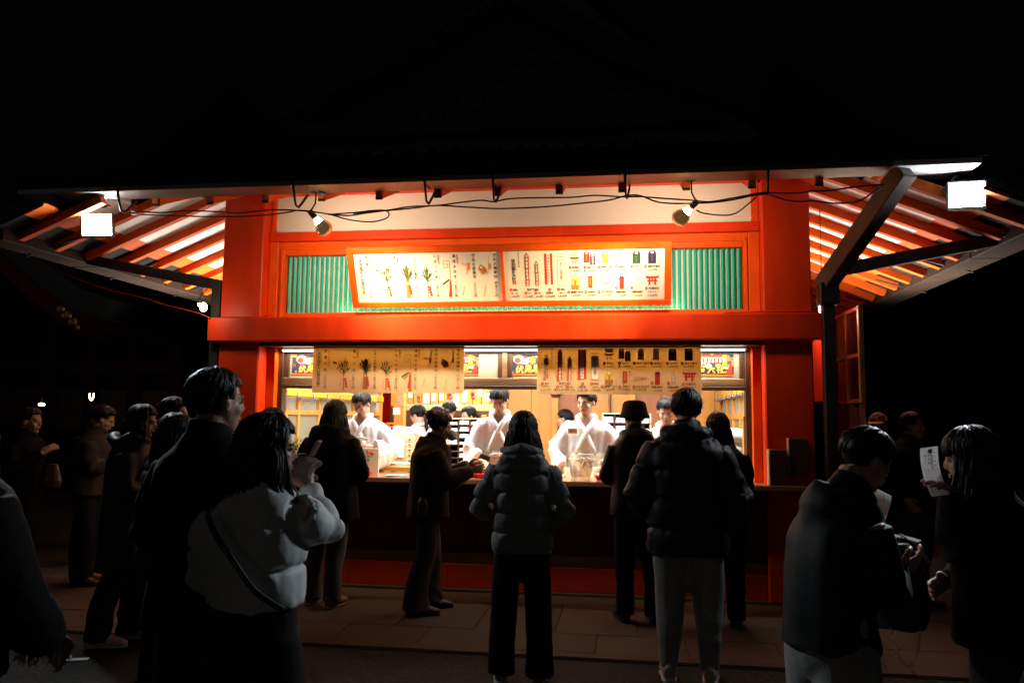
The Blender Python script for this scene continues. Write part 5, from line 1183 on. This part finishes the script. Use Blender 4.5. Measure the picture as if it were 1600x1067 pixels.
tag(obj('paper_stack', mb, PAPER, None, loc=(-1.17,.06,Z)), 'loose white papers lying on the counter left of the woman with the bun', 'paper')
mb = MB(); box(mb, -.05, .05, -.035, .035, 0, .03, .004); tag(obj('glass_block', mb, glass('paperweight_glass'), None, loc=(-.62,.04,Z)), 'clear glass paperweight on the counter beside the red trays', 'paperweight')
t = thing('packet', 'small packet with green leaves held by the bowing clerk', 'packet', (-1.62,.40,1.345), (R(-25),R(8),R(20)))
bx('wrapper', PAPER, t, -.055, .055, -.03, .035, -.004, .004, .002)
mb = MB(); 
for i in range(8): ell(mb, (q.uniform(-.035,.04), q.uniform(-.02,.02), .008), (.016,.006,.004), 8, 5, rot=(0,0,q.random()*3))
obj('leaves', mb, MATS['ink_green'], t, True)
mb = MB(); tube(mb, [(-.02,-.01,.0),(-.025,-.015,.05)], .0035, 5); obj('white_stick', mb, PAPER, t)
mb = MB(); box(mb, -.045, .045, -.003, .003, -.028, .028, .002)
tagm = tag(obj('name_tag', mb, LWOOD, None, loc=(.435,.545,1.445), rot=(R(8),0,R(-4))), 'pale wooden name tag on the chest of the upright clerk', 'name tag')
p = Print(.09,.05); p.row('授与所', .045, .025, .018, K); p.done('lettering', tagm, (-.045,-.0042,.025))
mb = MB(); box(mb, -.045, .045, -.002, .002, -.03, .03, .001); tag(obj('paper_slip', mb, PAPER, None, loc=(-.215,-.64,1.235), rot=(R(50),R(20),R(20))), 'white slip in the hands of the woman with the hair bun', 'paper')
t = thing('glasses', 'thin glasses worn by the bowing clerk', 'glasses', (0,0,0))
def glasses(t, M_):
    for s in (-1,1):
        mb = MB(); tube(mb, [(s*.033+.023*math.cos(a),.098,.0+.018*math.sin(a)) for a in [2*PI*i/14 for i in range(15)]], .0016, 5, T=M_); obj('rim', mb, DKMETAL, t)
        mb = MB(); tube(mb, [(s*.056,.097,.004),(s*.080,.02,.004)], .0016, 5, T=M_); obj('temple', mb, DKMETAL, t)
    mb = MB(); tube(mb, [(-.010,.099,.002),(.010,.099,.002)], .0016, 5, T=M_); obj('bridge', mb, DKMETAL, t)
def wm(pos, face, H): return Matrix.Translation(pos) @ Matrix.Rotation(R(face),4,'Z') @ Matrix.Scale(H/1.7,4)
glasses(t, wm((-1.71,.74,.10),178,1.72) @ headmat(.06,.06,34,-14))
t = thing('glasses', 'glasses worn by the woman in the white puffer jacket', 'glasses', (0,0,0)); glasses(t, wm((-.265,-4.65,0),-5,1.56) @ headmat(.02,.03,6,-48))
# face mask of the woman with the bun
mb = MB(); ell(mb, (0,.068,-.062), (.050,.045,.048), 14, 9, T=wm((-.61,-.76,0),-76,1.60) @ headmat(.05,.05,14,4)); tag(obj('face_mask', mb, PAPER, None, True), 'pale face mask worn by the woman with the hair bun', 'face mask')
# dark boxes by the right pillar
t = thing('speaker_box', 'dark box with a pale side standing on the right end of the counter', 'box', (2.22,-.085,Z))
bx('cabinet', DKWOODV, t, -.062, .075, -.05, .06, 0, .30, .004); bx('side_panel', LWOOD, t, -.075, -.063, -.05, .06, 0, .302, .002)
t = thing('notice_case', 'dark flat case hung on the right pillar behind the box', 'case', (2.40,-.035,1.10)); bx('case', DKWOODV, t, -.075, .075, -.05, .03, 0, .315, .005); bx('edge', LWOOD, t, -.085, -.0755, -.05, .03, 0, .315, .002)
# white sacks and pine sprig
t = thing('white_sacks', 'pile of white cloth bundles at the right end inside the window', 'bundle', (2.0,1.0,0))
for i, (x, y, z, a, b_, c) in enumerate(((-.02,.0,1.12,.19,.2,.10),(.0,.02,1.27,.18,.19,.11),(.02,.0,1.40,.165,.18,.085),(-.02,0,.95,.2,.2,.12))):
    g = MB(); ell(g, (x,y,z), (a,b_,c), 16, 10); me = fuse(g, .015, 2); v, nn = arrays(me); setco(me, v+nn*(.016*wave(v, 13, i, 5, (1,1,1.6))-.012*np.abs(wave(v, 9, i+5, 5)))[:,None]); finish('bundle', me, [SACK], t)
bx('stand', LWOOD, t, -.2, .16, -.2, .2, .12, .88, .004)
LEAF = mat('pine_green', (.03,.22,.035), .5, var=.3, vs=20)
t = thing('pine_plant', 'bright green pine sprig standing inside the left end of the window', 'plant', (-2.37,.55,1.02))
mb = MB(); tube(mb, [(0,0,.0),(0,0,.16),(.02,0,.25)], [.012,.010,.006], 6); obj('stem', mb, OWOOD, t)
bx('pot', DKWOOD, t, -.06, .06, -.06, .06, 0, .09, .01)
mb = MB(); q = random.Random(2)
for i in range(240):
    c = Vector((q.gauss(0,.055), q.gauss(0,.05), .24+q.gauss(0,.035))); d = Vector((q.uniform(-1,1), q.uniform(-1,1), q.uniform(-.1,1))).normalized()*q.uniform(.03,.06)
    s = d.cross(Vector((q.random(),q.random(),q.random()))).normalized()*.0035
    mb.add([c-s, c+s, c+d], [(0,1,2)])
o = obj('needles', mb, LEAF, t); o['kind'] = 'stuff'
# carried things
PRINTP = mat('thin_slip_paper', (.80,.80,.80), .7, var=0)
_t = PRINTP.node_tree; _tr = _t.nodes.new('ShaderNodeBsdfTranslucent'); _tr.inputs[0].default_value = (.8,.8,.8,1); _mx = _t.nodes.new('ShaderNodeMixShader'); _mx.inputs[0].default_value = .62
_t.links.new(_t.nodes['Principled BSDF'].outputs[0], _mx.inputs[1]); _t.links.new(_tr.outputs[0], _mx.inputs[2]); _t.links.new(_mx.outputs[0], _t.nodes['Material Output'].inputs[0])
def held(lab, loc, rot, w, h, curl, txt):
    n = 12; mb = MB(); V = []; F = []
    for i in range(n+1):
        y = -h/2+h*i/n
        for x in (-w/2, w/2): V.append((x, curl*((i/n-.5)**2)*1.0, y))
    for i in range(n): F.append((2*i, 2*i+1, 2*i+3, 2*i+2))
    k = len(V); mb.add(V+[(a, b_+.0008, c) for a, b_, c in V], F+[[j+k for j in g[::-1]] for g in F])
    o = tag(obj('paper_sheet', mb, PRINTP, None, True, loc, rot), lab, 'paper', 'printed slips held by visitors')
    if txt:
        p = Print(w, h); p.disc(w*.55, h*.085, .009, .009, GY)
        p.col('伏見稲荷大社', w*.62, h*.17, h*.42, .011, GY); p.col('御神籤', w*.46, h*.17, h*.32, .010, GY); p.col('第十番', w*.25, h*.17, h*.30, .010, GY)
        for i in range(5): p.col('運勢待人失物旅行商売', w*(.86-.17*i), h*.46, h*.92, .006, GY)
        for i in range(2): p.col('願望病気', w*(.80-.02*i), h*.12, h*.38, .006, GY)
        for i, a in enumerate(p.mb.v): a[:,1] += curl*(((a[:,2]+h/2)/h)**2)
        p.done('printed_text', o, (-w/2, -.0004, h/2))
    return o
held('white printed paper held up by the long-haired woman, upright', (2.035,-4.12,1.385), (R(-8),R(-7),R(14)), .068, .172, -.08, True)
held('white paper slip tilted in the hands of the bowed man', (1.865,-4.09,1.275), (R(-52),R(28),R(-8)), .075, .15, .06, True)
held('small white slip held flat below the tilted slip of the bowed man', (1.965,-4.0,1.137), (R(-84),R(0),R(60)), .06, .12, .02, False)
BAGM = mat('black_bag_leather', (.009,.008,.008), .4, var=.2, bump=.15, bs=50)
t = thing('backpack', 'black backpack with tan handles and a chain strap hanging beside the bowed man', 'bag', (1.95,-3.98,.80), scale=.86)
g = MB(); tube(g, [(0,0,0),(0,0,.05),(0,0,.2),(0,0,.31),(0,0,.36)], [(.11,.06),(.125,.075),(.125,.08),(.105,.07),(.06,.04)], 18, up=(0,1,0)); me = fuse(g, .01, 3); v, nn = arrays(me); setco(me, v+nn*(.006*wave(v,16,3))[:,None]); finish('bag_body', me, [BAGM], t)
TAN = mat('tan_strap', (.25,.14,.06), .6, var=.15)
for dx, dy in ((0,-.03),(.01,.03)):
    mb = MB(); tube(mb, [(-.02+dx,dy,.34),(.01+dx,dy-.02,.40),(.07+dx,dy-.02,.36),(.12,dy-.04,.28)], (.010,.004), 6); obj('strap', mb, TAN, t, True)
ch_ = MB(); pts = smoothpath([(-.05,-.05,.02),(-.03,-.06,-.09),(.01,-.06,-.14),(.05,-.06,-.09),(.07,-.05,.02)], 7)
me0 = None
for i, p_ in enumerate(pts[:-1]):
    d = (pts[i+1]-p_).normalized(); T = Matrix.Translation((p_+pts[i+1])/2) @ d.to_track_quat('X','Z').to_matrix().to_4x4() @ Matrix.Rotation(PI/2*(i%2),4,'X')
    tube(ch_, [(.009*math.cos(a),.0045*math.sin(a),0) for a in [2*PI*k/8 for k in range(9)]], .0014, 4, T=T)
obj('chain', ch_, mat('brass_chain', (.5,.35,.15), .3, metal=.9, var=0), t)
t = thing('shoulder_bag', 'brown shoulder bag at the hip of the woman with the hair bun', 'bag', (-.66,-.95,.86), (0,0,R(-70)))
g = MB(); tube(g, [(-.11,0,0),(-.09,0,.0),(.09,0,0),(.11,0,0)], [(.03,.06),(.04,.075),(.04,.075),(.03,.06)], 14); finish('bag_body', fuse(g,.008,2), [mat('brown_bag_leather', (.045,.017,.010), .4, var=.2)], t)
mb = MB(); tube(mb, smoothpath([(-.09,.0,.07),(-.07,.06,.25),(.02,.11,.44)]), (.008,.003), 6); obj('strap', mb, MATS['brown_bag_leather'], t, True)
t = thing('handbag', 'small dark handbag with a glinting clasp carried at the far left', 'bag', (-3.92,-.95,.93), (0,0,R(10)))
g = MB(); tube(g, [(0,0,0),(0,0,.06),(0,0,.2)], [(.09,.05),(.10,.055),(.06,.03)], 14, up=(0,1,0)); finish('bag_body', fuse(g,.009,2), [mat('tan_brown_leather', (.12,.05,.02), .4, var=.2)], t)
mb = MB(); ell(mb, (.0,-.058,.08), (.008,.006,.008)); obj('clasp', mb, MATS['brass_chain'], t, True)
# fluffy mitten and phone of the woman in white
MW = wm((-.265,-4.65,0),-5,1.56)
mp_ = MW @ Vector((.028,.275,1.49))
t = thing('mitten', 'fluffy grey-brown mitten on the raised hand of the woman in the white jacket', 'mitten', mp_)
g = MB(); q = random.Random(6)
for i in range(34): ell(g, (q.uniform(-.045,.045), q.uniform(-.03,.03), q.uniform(-.035,.045)), (.020,.02,.016), 8, 6)
me = fuse(g, .007, 1); v, nn = arrays(me); setco(me, v+nn*(.004*wave(v,80,3,6))[:,None]); finish('mitten_body', me, [cloth('fluffy_grey_pile', (.20,.16,.13), .95, 120, .6, .3)], t)
mb = MB(); box(mb, -.004, .004, -.022, .022, .02, .085, .004, T=Matrix.Rotation(R(28),4,'Y')); tag(obj('phone', mb, mat('pink_phone_case', (.25,.12,.12), .3, var=0), None, loc=mp_+Vector((.02,0,.03))), 'phone poking up from the fluffy mitten', 'phone')
t = thing('strap', 'dark lettered strap across the back of the white jacket', 'strap', (0,0,0))
pts = smoothpath([(-.10,-.16,1.36),(-.04,-.20,1.30),(.04,-.215,1.22),(.12,-.20,1.12),(.19,-.14,1.05)], 8)
def ribbon(mb, pts, wv, th, T):
    k = len(pts); V = []; F = []
    for p_ in pts:
        for a, o in ((-1,0),(1,0),(1,1),(-1,1)): V.append((p_[0]+wv[0]*a, p_[1]-th*o+wv[1]*a, p_[2]+wv[2]*a))
    for i in range(k-1):
        for j in range(4): F.append((i*4+j, i*4+(j+1)%4, i*4+4+(j+1)%4, i*4+4+j))
    F += [(3,2,1,0), (k*4-4,k*4-3,k*4-2,k*4-1)]; mb.add(V, F, T=T)
mb = MB(); ribbon(mb, pts, (.006,0,.008), .007, MW); sb = obj('webbing', mb, mat('dark_webbing', (.03,.035,.04), .7, var=.1), t)
mb = MB()
for i in range(9):
    p_ = pts[12+i]; x = MW @ Vector((p_[0], p_[1]-.0095, p_[2]))
    v_, F_ = glyph('DESIGNERS'[i]); 
    if len(v_): mb.add([(x.x+(a[0]-.3)*.012, x.y, x.z+(a[1]-.35)*.012-(a[0]-.3)*.008) for a in v_], F_)
t_l = obj('lettering', mb, MATS['ink_white'], sb)
# tassels on the near left knit
mb = MB(); q = random.Random(8)
for i in range(70):
    a = q.uniform(0,1); x = -.66+.12*a; z = 1.01+q.uniform(-.01,.01)
    tube(mb, [(x,-5.22+q.uniform(-.02,.02),z),(x+q.uniform(-.01,.01),-5.22,z-.05),(x+q.uniform(-.02,.02),-5.22+q.uniform(-.01,.01),z-.11)], [.0018,.0016,.0008], 4)
o = tag(obj('fringe', mb, cloth('pale_fringe_yarn', (.10,.10,.095)), None), 'pale fringe dangling from the hem of the nearest knitted top', 'fringe')
# litter on the asphalt
mb = MB(); box(mb, -.085, .085, -.028, .028, .0, .006, .002); box(mb, -.035, -.02, -.02, .02, .0065, .03, .003); tag(obj('litter', mb, PAPER, None, loc=(-2.56,-2.37,-.010), rot=(0,0,R(18))), 'crumpled white paper scrap lying on the dark asphalt', 'litter')

# neighbouring hall at the left and dark store at the right, wooded slope behind
NIGHT_BOARD = mat('night_dark_boards', (.010,.007,.006), .8, spec=.1, var=.3, vs=4)  # boards coloured near black so they stay in night darkness
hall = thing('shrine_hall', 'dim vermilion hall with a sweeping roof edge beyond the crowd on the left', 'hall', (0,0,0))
DV = mat('night_dim_vermilion', (.04,.005,.003), .8, spec=.1, var=.3, vs=2); DW = mat('dim_plaster', (.06,.05,.035), .9, var=.2)  # hall vermilion and plaster darkened in colour for the night dimness
bx('wall', NIGHT_BOARD, hall, -16, -8.0, 8.0, 8.4, 0, 4.2, 0)
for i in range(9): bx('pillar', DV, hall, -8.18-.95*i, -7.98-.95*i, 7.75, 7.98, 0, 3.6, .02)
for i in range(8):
    bx('door_panel', DW, hall, -8.90-.95*i, -8.24-.95*i, 7.93, 7.99, 1.25, 2.05, .01); bx('door_panel', NIGHT_BOARD, hall, -8.90-.95*i, -8.24-.95*i, 7.93, 7.99, .1, 1.2, .01)
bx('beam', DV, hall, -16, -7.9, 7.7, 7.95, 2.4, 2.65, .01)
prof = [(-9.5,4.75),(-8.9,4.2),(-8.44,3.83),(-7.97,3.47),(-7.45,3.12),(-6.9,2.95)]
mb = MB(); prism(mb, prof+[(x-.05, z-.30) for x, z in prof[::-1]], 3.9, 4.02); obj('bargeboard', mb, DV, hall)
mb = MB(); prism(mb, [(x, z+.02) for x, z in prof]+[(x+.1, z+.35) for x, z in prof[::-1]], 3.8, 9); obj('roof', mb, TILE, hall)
for i in range(16):
    a = i/15; x = -9.3+2.3*a; z = float(np.interp(x, [q_[0] for q_ in prof], [q_[1] for q_ in prof]))
    obj('rafter', beam_between((x, 4.1, z-.16), (x, 7.9, z-.16), .09, .1), DV, hall)
GOLD = mat('gilt_metal', (.55,.33,.08), .35, metal=.9, var=.2)
q = random.Random(14)
for i in range(10):
    mb = MB(); ell(mb, (0,0,0), (.05,.015,.06), 8, 5); obj('gilt_fitting', mb, GOLD, hall, True, (-7.72+.035*i+q.uniform(-.02,.02), 3.89, 3.15-.025*i+q.uniform(-.06,.06)))
for lab, x, z in (('tiny lit lantern bulb at the far left', -9.60, 1.72), ('tiny lit curved lamp in front of the far hall', -8.62, 1.865)):
    t = thing('lantern', lab, 'lamp', (x, 6.0, z))
    mb = MB()
    if 'curved' in lab: tube(mb, smoothpath([(-.04,0,.06),(-.03,0,-.02),(0,0,-.055),(.03,0,-.02),(.04,0,.06)]), .011, 6)
    else: ell(mb, (0,0,0), (.06,.04,.028))
    obj('lamp_glass', mb, SMALLGLOW, t, True); mb = MB(); tube(mb, [(0,0,.05),(0,0,2.2)], .01, 5); obj('cord', mb, BLACK, t)
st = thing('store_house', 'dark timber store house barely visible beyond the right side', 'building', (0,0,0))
for i in range(18): bx('wall_board', NIGHT_BOARD, st, 5.2+.45*i, 5.64+.45*i, 10.0, 10.1, 0, 3.4, .01)
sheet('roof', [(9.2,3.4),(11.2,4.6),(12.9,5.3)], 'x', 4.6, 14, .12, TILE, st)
for lab, x in (('leaning hinged sandwich board frame of dark timber behind the drain post', 3.05),):
    pass
FOREST = mat('dark_wooded_slope', (.012,.018,.010), .95, var=.6, vs=1.2)
nx, ny = 90, 26; V = []; F = []
gx = np.linspace(-70, 70, nx+1); gy = np.linspace(13, 60, ny+1); X_, Y_ = np.meshgrid(gx, gy, indexing='ij'); c = np.stack([X_.ravel(), Y_.ravel(), 0*X_.ravel()], 1)
hgt = np.clip((c[:,1]-13)*1.5, 0, 26)+np.clip((c[:,1]-13)/4, 0, 1)*(2.2*wave(c, .5, 4)+1.6*np.abs(wave(c, 1.7, 7)))
V = [(a[0], a[1], h-.3) for a, h in zip(c, hgt)]
for i in range(nx):
    for j in range(ny): a = i*(ny+1)+j; F.append((a, a+ny+1, a+ny+2, a+1))
mb = MB(); mb.add(V, F); tag(obj('hill', mb, FOREST, None, True), 'dark wooded slope rising behind the shrine', None, kind='structure')
